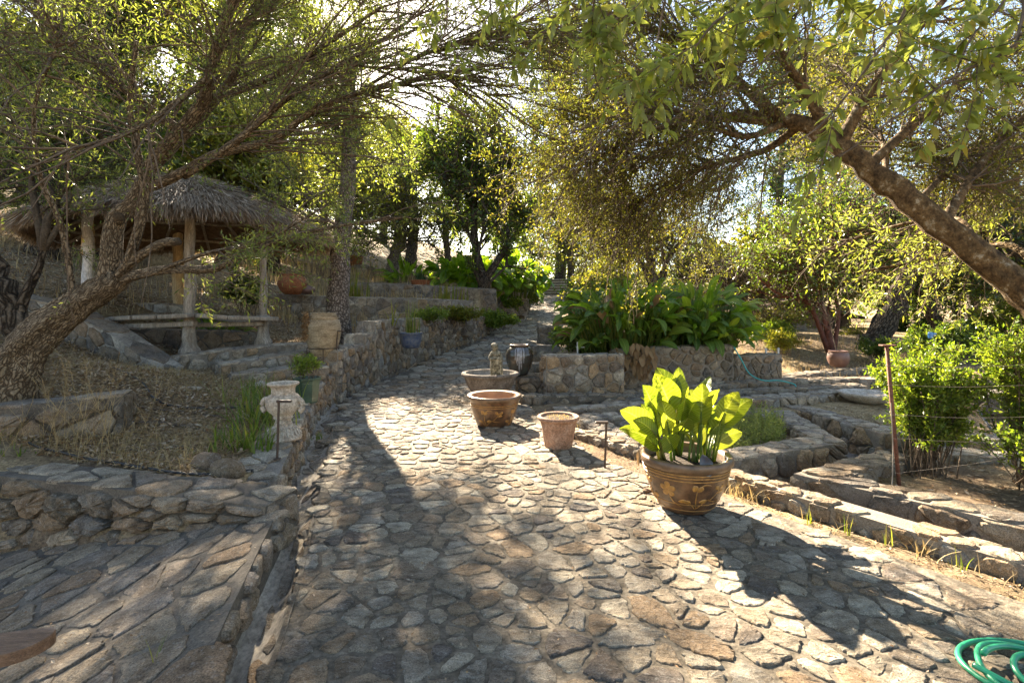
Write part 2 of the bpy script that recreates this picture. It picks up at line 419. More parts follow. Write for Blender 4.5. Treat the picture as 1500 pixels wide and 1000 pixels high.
M['palewood'] = m_rough('pale_painted_trunk', [(.3, (.42, .42, .44)), (.6, (.62, .62, .64)), (.8, (.72, .72, .74))], 5, 40, .01, streak=(2, 2, .3))
M['tanwood'] = m_rough('tan_trunk', [(.3, (.3, .2, .1)), (.6, (.5, .38, .22)), (.8, (.6, .48, .3))], 8, 50, .01, streak=(2, 2, .3))
M['lf_far'] = m_leaf('far_leaf', [(.06, .08, .03), (.1, .12, .04), (.15, .16, .06), (.05, .08, .05)], .45, .6, .2)
# ---------------------------------------------------------------- stone work
def clip(poly, mx, my, nx, ny):
    out = []; k = len(poly)
    d = [(p[0] - mx) * nx + (p[1] - my) * ny for p in poly]
    for i in range(k):
        a, b = poly[i], poly[(i + 1) % k]; da, db = d[i], d[(i + 1) % k]
        if da <= 0: out.append(a)
        if (da < 0 < db) or (db < 0 < da):
            t = da / (da - db); out.append((a[0] + (b[0] - a[0]) * t, a[1] + (b[1] - a[1]) * t))
    return out

def voronoi(x0, x1, y0, y1, sx, sy, rng, jit=.4, drop=.15):
    nx = max(1, round((x1 - x0) / sx)); ny = max(1, round((y1 - y0) / sy))
    sx = (x1 - x0) / nx; sy = (y1 - y0) / ny
    pts = {}
    for j in range(-2, ny + 2):
        o = .25 * (1 if j % 2 else -1)
        for i in range(-2, nx + 2):
            if rng.random() < drop: continue
            pts[(i, j)] = (x0 + (i + .5 + o + rng.uniform(-jit, jit)) * sx, y0 + (j + .5 + rng.uniform(-jit, jit)) * sy)
    out = []
    for (i, j), p in pts.items():
        if not (0 <= j < ny and -1 <= i <= nx): continue
        poly = [(x0, y0), (x1, y0), (x1, y1), (x0, y1)]
        R = 2.6 * max(sx, sy)
        poly = clip(poly, p[0] - R, 0, -1, 0); poly = clip(poly, p[0] + R, 0, 1, 0)
        poly = clip(poly, 0, p[1] - R, 0, -1); poly = clip(poly, 0, p[1] + R, 0, 1)
        for di in (0, -1, 1, -2, 2):
            for dj in (0, -1, 1, -2, 2):
                if di == 0 and dj == 0: continue
                q = pts.get((i + di, j + dj))
                if q is None or not poly: continue
                poly = clip(poly, (p[0] + q[0]) / 2, (p[1] + q[1]) / 2, q[0] - p[0], q[1] - p[1])
        if len(poly) >= 3: out.append(poly)
    return out

def poly_area_c(p):
    x, y = p[:, 0], p[:, 1]; x2, y2 = np.roll(x, -1), np.roll(y, -1)
    cr = x * y2 - x2 * y; A = cr.sum() / 2
    if abs(A) < 1e-6: return 0, p.mean(0)
    return A, np.array([((x + x2) * cr).sum(), ((y + y2) * cr).sum()]) / (6 * A)

def add_stones(mb, polys, mapf, H, gap, rng, seg=.08, rough=.05, mi=0, bulge=.35, minA=.002, tilt=.02):
    for poly in polys:
        p = np.array(poly); A, c = poly_area_c(p)
        if abs(A) < minA: continue
        if A < 0: p = p[::-1]
        e = np.roll(p, -1, 0) - p; L = np.linalg.norm(e, axis=1)
        keep = L > 1e-4; p = p[keep]; 
        if len(p) < 3: continue
        e = np.roll(p, -1, 0) - p; L = np.linalg.norm(e, axis=1)
        nrm = np.stack([e[:, 1], -e[:, 0]], 1) / L[:, None]
        inr = ((p - c) * nrm).sum(1).min()
        if inr <= gap * 1.2: continue
        s = 1 - gap / inr * rng.uniform(.75, 1.3)
        p = c + (p - c) * max(s, .4)
        # resample
        q = []
        for i in range(len(p)):
            a, b = p[i], p[(i + 1) % len(p)]; l = np.linalg.norm(b - a)
            cr = min(.3, .02 / max(l, .02))
            n = max(1, int(l / seg))
            for t in np.linspace(cr, 1 - cr, n + 1): q.append(a + (b - a) * t)
        q = np.array(q); m = len(q); size = math.sqrt(abs(A))
        q = c + (q - c) * (1 + rng.normal(0, rough, m))[:, None]
        h = H * rng.uniform(.6, 1.3); tx, ty = rng.normal(0, tilt, 2)
        rel = q - c
        r1 = 1 - min(.1, .008 / size * 1.2); r2 = r1 - .06; r3 = .55
        rings = []
        for sc, hh, nz in ((1, -.015, 0), (r1 + .01, .55 * h, .06), (r2, .92 * h, .12), (r3, h * (1 + bulge * .5), .12)):
            w = rel * sc
            z = np.full(m, hh) + rng.normal(0, 1, m) * nz * h * (hh > 0) + (w[:, 0] * tx + w[:, 1] * ty) * (hh > 0)
            rings.append(np.column_stack([w + c, z]))
        rings.append(np.array([[c[0], c[1], h * (1 + bulge)]]))
        V = np.vstack(rings)
        idx = np.arange(4 * m).reshape(4, m); nx_ = np.roll(idx, -1, 1)
        qf = np.concatenate([np.stack([idx[k], nx_[k], nx_[k + 1], idx[k + 1]], 1) for k in range(3)])
        tf = np.stack([idx[3], nx_[3], np.full(m, 4 * m)], 1)
        V = mapf(V)
        b = mb.n
        mb.add(V, qf, mi)
        mb.lv.append((tf + b).ravel()); mb.ls.append(np.full(m, 3)); mb.mi.append(np.full(m, mi)); mb.uv.append(np.zeros((3 * m, 2)))

def offset_line(pts, d):
    p = np.asarray(pts, float)[:, :2]; e = np.diff(p, axis=0); e = e / np.maximum(np.linalg.norm(e, axis=1, keepdims=True), 1e-9)
    n = np.stack([-e[:, 1], e[:, 0]], 1)
    out = []
    for i in range(len(p)):
        a = n[max(i - 1, 0)]; b = n[min(i, len(n) - 1)]; m = a + b
        if np.linalg.norm(m) < .2: m = a.copy()
        m /= np.linalg.norm(m)
        k = min(1 / max(m @ a, .35), 2.2)
        out.append(p[i] + m * d * k)
    return np.array(out)

def wall(label, pts, thick, ztop, zbot, cell=(.24, .17), capcell=None, mat='wallstone', mortar='mortar', cap='capstone',
         sides='LR', seed=1, H=.03, gap=.009, ends=True, name='stone_wall', cat='wall', group=None, kind=None, seg=.07, over=.015, topstones=True):
    if cap == 'capstone' and mat == 'darkstone': cap = 'darkcap'
    rng = np.random.default_rng(seed); random.seed(seed)
    p = np.asarray(pts, float)[:, :2]; n = len(p)
    zt = np.broadcast_to(np.asarray(ztop, float), (n,)).copy(); zb = np.broadcast_to(np.asarray(zbot, float), (n,)).copy()
    cum = np.concatenate([[0], np.cumsum(np.linalg.norm(np.diff(p, axis=0), axis=1))]); Ltot = cum[-1]
    Lf, Rt = offset_line(p, thick / 2), offset_line(p, -thick / 2)
    mb = MB()
    def at(line, u): return np.stack([np.interp(u, cum, line[:, 0]), np.interp(u, cum, line[:, 1])], -1)
    # core
    for line, flip in ((Lf, 1), (Rt, 0)):
        V = np.concatenate([np.column_stack([line, zb]), np.column_stack([line, zt - .004])])
        f = [[i, i + 1, n + i + 1, n + i] for i in range(n - 1)]
        mb.add(V, [q[::-1] for q in f] if flip else f, 1)
    V = np.concatenate([np.column_stack([Lf, zt - .004]), np.column_stack([Rt, zt - .004])])
    mb.add(V, [[n + i, n + i + 1, i + 1, i] for i in range(n - 1)], 1)
    for k in (0, n - 1):
        V = [[*Lf[k], zb[k]], [*Rt[k], zb[k]], [*Rt[k], zt[k] - .004], [*Lf[k], zt[k] - .004]]
        mb.add(V, [[0, 1, 2, 3] if k == 0 else [3, 2, 1, 0]], 1)
    e = np.diff(p, axis=0); e /= np.linalg.norm(e, axis=1, keepdims=True); nr = np.stack([-e[:, 1], e[:, 0]], 1)
    Hm = max(.05, float(np.max(zt - zb)))
    def side(line, sgn):
        polys = voronoi(0, Ltot, 0, Hm, cell[0], cell[1], rng)
        if sgn > 0: polys = [[q for q in pl[::-1]] for pl in polys]
        def mapf(V):
            u = V[:, 0]; w = V[:, 1] / Hm; h = V[:, 2]
            xy = at(line, u); k = np.clip(np.searchsorted(cum, u, 'right') - 1, 0, n - 2)
            z = np.interp(u, cum, zb) * (1 - w) + np.interp(u, cum, zt) * w
            N_ = nr[k] * sgn
            out = np.column_stack([xy + N_ * h[:, None], z])
            return out
        b = len(mb.lv)
        add_stones(mb, polys, mapf, H, gap, rng, seg=seg, minA=cell[0] * cell[1] * .06)
        if sgn > 0:
            for i in range(b, len(mb.lv)):
                k = int(mb.ls[i][0]); mb.lv[i] = mb.lv[i].reshape(-1, k)[:, ::-1].ravel()
    if 'L' in sides: side(Lf, 1)
    if 'R' in sides: side(Rt, -1)
    if ends:
        for k in (0, n - 1):
            if str(k and 1) in ('0', '1') and (ends is True or (ends == 's' and k == 0) or (ends == 'e' and k)):
                hh = zt[k] - zb[k]
                polys = voronoi(0, thick, 0, max(hh, .05), cell[0], cell[1], rng)
                d = -e[0] if k == 0 else e[-1]; o = Lf[k]; ax = (Rt[k] - Lf[k]) / thick
                def mapf(V, o=o, ax=ax, d=d, k=k):
                    return np.column_stack([o + ax * V[:, :1] + d * V[:, 2:3], zb[k] + V[:, 1]])
                b = len(mb.lv)
                add_stones(mb, polys, mapf, H * .8, gap, rng, seg=seg)
                if k:
                    for i in range(b, len(mb.lv)):
                        kk = int(mb.ls[i][0]); mb.lv[i] = mb.lv[i].reshape(-1, kk)[:, ::-1].ravel()
    if topstones:
        cc = capcell or (cell[0] * 1.25, thick * .55)
        polys = voronoi(-over, Ltot + over, -over, thick + over, cc[0], cc[1], rng, jit=.3)
        def mapt(V):
            u = V[:, 0]; w = V[:, 1] / thick
            a, b_ = at(Rt, u), at(Lf, u)
            return np.column_stack([a + (b_ - a) * w[:, None], np.interp(u, cum, zt) + V[:, 2] - .004])
        add_stones(mb, polys, mapt, .02, gap * .8, rng, seg=seg, mi=2, bulge=.1, rough=.03)
    base = (p[n // 2][0], p[n // 2][1], float(zb[n // 2]))
    return obj(name, mb, [M[mat], M[mortar], M[cap]], loc=base, label=label, cat=cat, group=group, kind=kind)

def wallp(label, ppts, thick, depth, **kw):
    """wall whose top front line is given as photo pixels + distance"""
    w = np.array([P(*q) for q in ppts])
    return wall(label, w[:, :2], thick, w[:, 2], w[:, 2] - depth, **kw)

# ---------------------------------------------------------------- ground shape
LE = np.array([(-.75, -1), (-.9, .8), (-1.06, 2.18), (-1.26, 3.0), (-1.55, 4.0), (-1.82, 5.0), (-2.3, 6.5), (-2.6, 7.6), (-2.82, 9.0), (-2.84, 10), (-2.56, 12), (-2.05, 14), (-.84, 18), (.26, 24), (1.4, 30), (2.1, 34), (2.2, 60)])
RE = np.array([(6.4, -1), (5.0, .3), (2.76, 2.76), (1.8, 4.36), (.98, 5.2), (.55, 6.6), (.3, 8), (.2, 11), (.47, 14), (1.0, 18), (2.3, 24), (3.1, 30), (3.7, 34), (4.0, 60)])
def sm(v, a):
    yy = np.linspace(-1, 60, 611); xx = np.interp(yy, a[:, 1], a[:, 0])
    k = np.ones(7) / 7; xs = np.convolve(np.pad(xx, 3, mode='edge'), k, 'valid'); return np.interp(v, yy, xs)
def le(y): return sm(y, LE)
def re_(y): return sm(y, RE)
def path_z(y): return np.interp(y, [-5, 9.5, 12, 14, 18, 24, 30, 34, 60], [0, 0, .07, .2, .55, 1.15, 1.9, 2.4, 2.4])
def ss(a, b, x):
    t = np.clip((x - a) / (b - a), 0, 1); return t * t * (3 - 2 * t)
def patio_xe(y): return np.interp(y, [-1, 1.98, 3.4, 3.9], [-.75, -1.16, -1.5, -1.62]) - .06
def patio_z(x, y):
    ze = np.interp(y, [-1, 1.98, 3.4], [.06, .15, .25]); return ze - .23 * np.maximum(patio_xe(y) - x, 0)
PL1 = [(1.05, 7.55), (1.45, 6.1), (2.4, 5.6), (3.8, 6.2), (4.1, 7.75)]     # herb planter, centre line of its wall
PLR = [(4.2, 5.6), (2.95, 4.9), (3.95, 3.75), (6.2, 1.9)]
PLE = [(4.85, 8.2), (4.78, 6.4)]
def inpoly(x, y, poly):
    x = np.asarray(x); y = np.asarray(y); r = np.zeros(x.shape, bool); k = len(poly)
    for i in range(k):
        (x1, y1), (x2, y2) = poly[i], poly[(i + 1) % k]
        c = ((y1 > y) != (y2 > y)) & (x < (x2 - x1) * (y - y1) / (y2 - y1 + 1e-12) + x1); r ^= c
    return r
def hgt(x, y):
    x = np.asarray(x, float); y = np.asarray(y, float)
    L = le(y); R = re_(y); pz = path_z(y)
    # left
    d = L - .5 - x
    bed = np.interp(y, [3.3, 4.2, 6, 7.6, 8.6, 9.0, 10.2, 12, 16], [.2, .26, .3, .4, .5, .58, .72, .84, 1.0])
    ter = .72 * ss(15.9, 16.1, y) + .55 * ss(18.9, 19.1, y) + .35 * ss(20.4, 20.6, y) + .6 * ss(23.9, 24.2, y) + .13 * np.maximum(y - 25, 0)
    near = ss(.2, 1.5, d)
    lz = bed + ter * np.where(y < 24, 1, near) * ss(-13, -10.5, x) + .13 * np.maximum(y - 16, 0) * ss(-10.5, -13, x)
    hill = .30 * np.maximum(-5.6 - x - .25 * np.maximum(y - 14, 0) * 0, 0) ** 1.05
    lz = lz + hill * ss(3.0, 6.5, y) + .55 * np.exp(-(((x + 5.6) / 1.9) ** 2 + ((y - 6.0) / 1.7) ** 2)) * (x < 10)
    # hollow under the gazebo rail
    lz = lz * 1.0
    lz = lz - .25 * np.exp(-(((x + 7.0) / 1.6) ** 2 + ((y - 10.6) / 1.6) ** 2))
    pat = patio_z(x, y) - .07
    front = ss(3.15, 3.45, y - (-(x + 1.5) * .258) * 1.0)     # behind the front retaining wall line
    lz = np.where(front > .5, lz, pat)
    # right
    rz = np.full(x.shape, -.38)
    curb = y - (6.6 - (x - .84) * 1.547)
    rz = np.where(curb < .0, -.07, rz)
    inner = inpoly(x, y, PL1) | inpoly(x, y, PLR + [(9, 2), (9, 5.6)])
    rz = np.where(inner, -.12, rz)
    rz = np.where((x > 4.85) & (y > 6.3) & (y < 8.4), -.14, rz)
    tier = -.02 + .0 * x
    t = ss(7.75, 7.95, y)
    rz = rz * (1 - t) + tier * t
    wy = np.interp(x, [.5, 1.95, 1.96, 4.2, 5.4], [9.05, 9.3, 9.68, 9.93, 10.5])
    up = ss(wy - .06, wy + .08, y) * (1 - ss(4.3, 5.0, x)) * ss(.5, .9, x - .2)
    rz = rz * (1 - up) + .62 * up
    far = np.interp(y, [10.5, 13, 16, 20, 30, 60], [-.02, .06, .55, .75, .6, .4])
    rz = np.where(y > 10.4, np.where(up > .5, np.maximum(far, .62), far), rz)
    t2 = ss(9.5, 12, y)
    rz = np.where(y > 9.6, rz + (pz - .05 - rz) * (1 - ss(.0, 1.2, x - R)), rz)
    rz = np.where((y > 18), rz + (pz - rz) * (1 - ss(0, 9, x - R)), rz)
    mid = pz - .09
    z = np.where(x < L - .02, np.where(d > 0, lz, np.minimum(pz - .35, lz)), np.where(x > R + .03, rz, mid))
    # far hills
    dist = np.sqrt(x ** 2 + y ** 2)
    z = np.where(dist > 60, z * (1 - ss(60, 110, dist)) + ss(60, 300, dist) * (14 + 16 * vnoise(x / 90 + 3, y / 120 + 8)), z)
    z = z + .05 * vnoise(x * 1.3, y * 1.3) * (np.abs(x) > 0) * np.where((x > L - .5) & (x < R + .3), 0, 1) + .03 * vnoise(x * 4, y * 4) * np.where((x > L - .5) & (x < R + .3), 0, 1)
    return z

def h1(x, y): return float(hgt(np.array([x]), np.array([y]))[0])

def grid_mesh(mb, X, Y, zf, mi=0, mask=None):
    gx, gy = np.meshgrid(X, Y); z = zf(gx, gy); nx_, ny_ = len(X), len(Y)
    idx = np.arange(nx_ * ny_).reshape(ny_, nx_)
    q = np.stack([idx[:-1, :-1], idx[:-1, 1:], idx[1:, 1:], idx[1:, :-1]], -1).reshape(-1, 4)
    if mask is not None: q = q[mask(gx, gy).ravel()[q].all(1)]
    mb.add(np.stack([gx, gy, z], -1).reshape(-1, 3), q, mi)

inner_x = np.arange(-12, 10.01, .09); inner_y = np.arange(-3, 30, .11)
ox = np.concatenate([-np.geomspace(900, 12.6, 30), inner_x, np.geomspace(10.6, 900, 30)])
oy = np.concatenate([-np.geomspace(400, 4, 14), inner_y, np.geomspace(30.6, 1200, 40)])
gmb = MB(); grid_mesh(gmb, ox, oy, hgt)
# ground material: bare soil, straw and leaf mould
def m_ground():
    m, nt, b = newmat('hillside_soil'); v = coords(nt)
    a = noise(nt, v, .55, 6, .6); c = noise(nt, v, 9, 8, .7); d = noise(nt, v, 55, 6, .75)
    soil = ramp(nt, c, [(.28, (.07, .05, .035)), (.45, (.16, .115, .078)), (.6, (.24, .18, .12)), (.75, (.36, .28, .19))])
    straw = ramp(nt, c, [(.3, (.16, .12, .07)), (.5, (.33, .25, .14)), (.7, (.48, .38, .23))])
    col = mixc(nt, ramp(nt, a, [(.42, (0, 0, 0)), (.6, (1, 1, 1))]), soil, straw)
    g = ramp(nt, d, [(.33, (.4, .38, .36)), (.5, (.95, .95, .95)), (.66, (1.5, 1.45, 1.35))])
    col = mixc(nt, 1.0, col, g, 'MULTIPLY')
    nt.links.new(col, b.inputs['Base Color']); b.inputs['Roughness'].default_value = .95; b.inputs['Specular IOR Level'].default_value = .1
    bumps(nt, b, [(c, .05, .8), (d, .02, .9)]); return m
M['ground'] = m_ground()
obj('ground', gmb, M['ground'], kind='structure', smooth=True)

# ---- path
pm = MB()
ys = np.concatenate([np.arange(.2, 10, .1), np.arange(10, 34.3, .4)]); K = 30
gx = np.array([np.linspace(le(y), re_(y), K) for y in ys]); gy = np.repeat(ys[:, None], K, 1)
gz = path_z(gy) + .012 * vnoise(gx * 2, gy * 2) + .006 * vnoise(gx * 7, gy * 7)
idx = np.arange(gx.size).reshape(gx.shape)
pm.add(np.stack([gx, gy, gz], -1).reshape(-1, 3), np.stack([idx[:-1, :-1], idx[:-1, 1:], idx[1:, 1:], idx[1:, :-1]], -1).reshape(-1, 4), 1)
rng = np.random.default_rng(11)
def surf_stones(mb, polys, zf, keep, H, gap, seg, **kw):
    sel = []
    for pl in polys:
        c = np.mean(pl, 0)
        if keep(c[0], c[1]): sel.append(pl)
    add_stones(mb, sel, lambda V: np.column_stack([V[:, 0], V[:, 1], zf(V[:, 0], V[:, 1]) + V[:, 2]]), H, gap, rng, seg=seg, **kw)
pzf = lambda x, y: path_z(y) + .012 * vnoise(x * 2, y * 2) + .006 * vnoise(x * 7, y * 7)
keep = lambda x, y: le(y) + .0 < x < re_(y) - .04 and not (abs(x) > y * 1.2 + .8)
surf_stones(pm, voronoi(-3.2, 5.2, .6, 5.2, .165, .11, rng, jit=.49, drop=.3), pzf, keep, .009, .009, .02, rough=.055, bulge=.05, tilt=.02)
surf_stones(pm, voronoi(-3.2, 2.2, 5.2, 11, .18, .14, rng, jit=.46, drop=.24), pzf, keep, .013, .012, .05, rough=.05, bulge=.12, tilt=.03)
surf_stones(pm, voronoi(-3.2, 4.2, 11, 34.2, .3, .27, rng, jit=.42), pzf, keep, .02, .016, .12, rough=.03, bulge=.2, tilt=.03)
obj('path', pm, [M['flag'], M['sandmortar']], kind='structure')

# ---- lower patio on the left
pt = MB()
ys = np.arange(.2, 3.95, .08); XL = np.linspace(0, 1, 60)
gx = np.array([patio_xe(y) - XL * 6 for y in ys]); gy = np.repeat(ys[:, None], 60, 1)
pzz = lambda x, y: patio_z(x, y) + .015 * vnoise(x * 2.2, y * 2.2) + .008 * vnoise(x * 8, y * 8)
idx = np.arange(gx.size).reshape(gx.shape)
lim = ((gy + (gx + 1.5) * .258) < 3.55)
q = np.stack([idx[:-1, 1:], idx[:-1, :-1], idx[1:, :-1], idx[1:, 1:]], -1).reshape(-1, 4)
q = q[lim.ravel()[q].all(1)]
pt.add(np.stack([gx, gy, pzz(gx, gy)], -1).reshape(-1, 3), q, 1)
# its raised kerb face towards the gutter
yk = np.arange(.2, 3.7, .07); xk = patio_xe(yk)
V = np.concatenate([np.column_stack([xk, yk, pzz(xk, yk)]), np.column_stack([xk + .03, yk, np.full(len(yk), -.16)])]); n = len(yk)
pt.add(V, [[i, i + 1, n + i + 1, n + i] for i in range(n - 1)], 1)
rng = np.random.default_rng(12)
keepp = lambda x, y: x < patio_xe(y) + .0 and y + (x + 1.5) * .258 < 3.5 and x > -y * 1.15 - .8
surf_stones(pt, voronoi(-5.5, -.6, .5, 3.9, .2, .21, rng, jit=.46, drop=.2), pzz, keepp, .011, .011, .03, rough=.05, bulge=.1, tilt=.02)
# kerb blocks along the edge
kb = voronoi(0, 3.4, 0, .2, .24, .13, rng, jit=.4, drop=.05)
add_stones(pt, kb, lambda V: np.column_stack([patio_xe(V[:, 0] + .25) + .012 + V[:, 2], V[:, 0] + .25, pzz(patio_xe(V[:, 0] + .25), V[:, 0] + .25) - .2 + V[:, 1]]), .03, .008, rng, seg=.05)
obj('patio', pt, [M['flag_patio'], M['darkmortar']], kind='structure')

# ---- gutter between path and wall
gm = MB()
ys = np.concatenate([np.arange(.2, 11, .07), np.arange(11, 24, .3)])
prof = np.linspace(0, 1, 9)
wdt = np.interp(ys, [0, 3, 5, 9, 12, 24], [.3, .3, .31, .24, .2, .18])
xr = le(ys) + .03; xl = np.where(ys < 3.75, patio_xe(ys) + .0, xr - wdt - .12)
rows = []
for t in prof:
    zz = -.1 * np.sin(np.pi * np.clip(t * 1.0, 0, 1)) ** .8 + (1 - t) * .0
    x = xl + (xr - xl) * t
    rows.append(np.column_stack([x, ys, path_z(ys) + .01 + zz + .012 * vnoise(x * 11, ys * 9) + .02 * vnoise(x * 3, ys * 4)]))
V = np.array(rows).transpose(1, 0, 2); idx = np.arange(len(ys) * 9).reshape(-1, 9)
gm.add(V.reshape(-1, 3), np.stack([idx[:-1, :-1], idx[:-1, 1:], idx[1:, 1:], idx[1:, :-1]], -1).reshape(-1, 4), 1)
rng = np.random.default_rng(13)
def gmap(V):
    y = V[:, 1]; xr_ = le(y) + .03; w = np.interp(y, [0, 3, 5, 9], [.3, .3, .31, .24])
    xl_ = np.where(y < 3.75, patio_xe(y), xr_ - w - .12); t = V[:, 0]
    x = xl_ + (xr_ - xl_) * t
    return np.column_stack([x, y, path_z(y) + .01 - .1 * np.sin(np.pi * np.clip(t, 0, 1)) ** .8 + V[:, 2]])
gp = voronoi(.3, .95, 0, 11, .3, .2, rng, jit=.4, drop=.35); gp = [[(a[0] , a[1]) for a in p] for p in gp]
add_stones(gm, gp, gmap, .008, .03, rng, seg=.06, rough=.05)
obj('gutter', gm, [M['flag'], M['gutter']], kind='structure')

# ---- walls on the left of the path
def lwl(y, off): return (float(le(y)) - off, y)
wall('low rubble wall left of the path that the white urn stands on', [lwl(y, .5) for y in (4.05, 4.6, 5.3, 6, 6.8, 7.6, 8.3, 8.85)], .38,
     [.24, .28, .3, .31, .33, .36, .4, .45], -.12, cell=(.2, .15), seed=21, seg=.05, H=.035)
ws = [(8.86, .84), (9.5, .84), (10.35, .84), (10.38, 1.04), (10.95, 1.04), (10.98, 1.29), (11.4, 1.29), (11.43, 1.04), (11.85, 1.04), (11.88, 1.3), (13, 1.31), (14.5, 1.31), (16, 1.3), (18, 1.25), (20, 1.3), (22, 1.4), (23.5, 1.45)]
wall('long stepped rubble wall curving along the left side of the path', [lwl(y, .42) for y, z in ws], .4, [z for y, z in ws], [float(path_z(y)) - .2 for y, z in ws],
     cell=(.22, .2), seed=22, H=.03, seg=.09, gap=.012)
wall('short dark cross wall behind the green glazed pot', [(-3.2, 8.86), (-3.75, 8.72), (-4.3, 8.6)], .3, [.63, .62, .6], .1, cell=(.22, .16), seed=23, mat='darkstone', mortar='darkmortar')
wall('front rubble retaining wall above the patio, lower left', [(-1.58, 3.52), (-2.3, 3.68), (-3.0, 3.87), (-4.06, 4.14), (-6.5, 4.8)], .34, [.3, .31, .31, .31, .33], [-.05, -.25, -.45, -.7, -1.3], cell=(.3, .22), seed=24,
     mat='darkstone', mortar='darkmortar', sides='LR', H=.055, gap=.014, seg=.045, capcell=(.5, .2))
wallp('low mossy stone outcrop wall in front of the leaning olive trunk', [(188, 574, 5.0), (120, 581, 4.85), (60, 588, 4.75), (-60, 598, 4.7)], .32, .75, cell=(.34, .24), seed=25, mat='darkstone', mortar='darkmortar', H=.05, seg=.06, capcell=(.6, .3))
# broad curved steps up to the gazebo
for i, (pp, lab) in enumerate([([(338, 548, 7.6), (380, 543, 7.8), (430, 538, 8.1), (470, 536, 8.5)], 'lowest curved stone step below the gazebo'),
                               ([(318, 533, 8.0), (350, 528, 8.2), (400, 521, 8.7), (458, 513, 9.3)], 'middle curved stone step below the gazebo'),
                               ([(250, 522, 8.6), (290, 517, 8.7), (330, 511, 9.0), (390, 506, 9.4), (446, 502, 9.9)], 'top curved stone step carrying the gazebo posts')]):
    wallp(lab, pp, .42, .5, cell=(.25, .15), seed=30 + i, name='stone_step', cat='step', group='curved steps below the gazebo', over=.03, capcell=(.5, .3))
wallp('sloping cement capped parapet running down from the hillside to the gazebo steps', [(25, 430, 9.1), (100, 447, 8.8), (180, 488, 8.35), (252, 538, 8.0)], .4, .9, cell=(.26, .2), seed=34, mat='darkstone', mortar='gutter', cap='darkstone', capcell=(.8, .5), gap=.006)
wallp('low back wall behind the gazebo rail', [(150, 446, 11.6), (200, 444, 11.8), (262, 446, 11.8), (300, 450, 11.6)], .35, .9, cell=(.4, .3), seed=35)
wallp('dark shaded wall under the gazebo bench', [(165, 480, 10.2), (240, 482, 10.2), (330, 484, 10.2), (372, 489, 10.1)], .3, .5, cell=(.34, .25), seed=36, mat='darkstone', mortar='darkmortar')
# hillside terraces
wallp('lower terrace wall running behind the tall pine trunk', [(392, 430, 16), (470, 434, 16), (560, 436, 16.1), (640, 438, 16.2), (692, 441, 16.4)], .4, 1.1, cell=(.34, .26), seed=41, seg=.15)
wallp('second terrace wall below the potted succulent', [(500, 413, 19), (580, 416, 19.1), (660, 420, 19.3), (725, 424, 19.8)], .4, 1.0, cell=(.36, .28), seed=42, seg=.16, mat='darkstone')
wallp('short terrace wall behind the big terracotta jar', [(380, 403, 20.5), (440, 405, 20.5), (505, 408, 20.5)], .4, 1.0, cell=(.4, .3), seed=43, seg=.16)
wallp('highest terrace wall left of the pine trunk', [(360, 384, 24), (440, 386, 24), (540, 389, 24)], .4, 1.2, cell=(.45, .35), seed=44, seg=.2)
wallp('short terrace wall stub behind the red flowering tree', [(575, 403, 21.5), (610, 404, 21.5), (635, 408, 21.5)], .4, 1.0, cell=(.4, .3), seed=45, seg=.2)
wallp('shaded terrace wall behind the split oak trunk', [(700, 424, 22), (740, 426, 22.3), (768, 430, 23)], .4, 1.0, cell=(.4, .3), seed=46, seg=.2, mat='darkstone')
wallp('reddish square pillar beside the upper path', [(757, 446, 23.2), (768, 446, 23.2)], .35, .9, cell=(.3, .25), seed=47, seg=.2, name='stone_pillar', cat='pillar')
wallp('taller square pillar under the white lantern', [(762, 437, 25), (774, 437, 25)], .35, 1.1, cell=(.3, .25), seed=48, seg=.2, name='stone_pillar', cat='pillar')

# ---- right of the path
wall('rubble retaining wall beside the dark urn, in front of the big leaf clump', [(.55, 9.0), (1.1, 9.12), (1.95, 9.3)], .4, .75, -.2, cell=(.2, .17), seed=51, seg=.06)
wall('grey rubble wall holding the big leaf clump', [(1.9, 9.6), (2.8, 9.7), (4.18, 9.9)], .35, [.8, .84, .88], -.2, cell=(.2, .16), seed=52, mat='darkstone', seg=.06, gap=.011)
wall('lower end of the grey rubble wall by the garden hose', [(4.22, 9.95), (4.75, 10.2), (5.35, 10.45)], .35, .66, -.2, cell=(.22, .18), seed=53, mat='darkstone', seg=.07)
wall('long low wall under the round brown pot', [(5.45, 10.8), (6.8, 11.6), (8.4, 12.4), (11, 12.7)], .35, [.12, .13, .12, .12], -.4, cell=(.26, .2), seed=54, mat='darkstone', seg=.1)
wall('dark stone block that the tall glazed urn stands on', [(.1, 9.35), (.62, 9.35)], .5, .36, -.1, cell=(.22, .16), seed=55, mat='darkstone', mortar='darkmortar', name='stone_block', cat='stone block')
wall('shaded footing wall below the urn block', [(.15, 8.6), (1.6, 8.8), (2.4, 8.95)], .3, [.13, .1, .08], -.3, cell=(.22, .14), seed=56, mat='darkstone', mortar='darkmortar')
for i, (yy, zt_, lab) in enumerate([(11.2, .38, 'near entry block on the right edge of the path'), (13.2, .62, 'middle entry block on the right edge of the path'), (16.5, .98, 'far entry block on the right edge of the path')]):
    xx = float(re_(yy)) + .3
    wall(lab, [(xx - .25, yy), (xx + .5, yy)], .5, zt_, zt_ - .6, cell=(.25, .18), seed=57 + i, mat='darkstone', name='stone_block', cat='stone block', group='entry blocks right of the path')
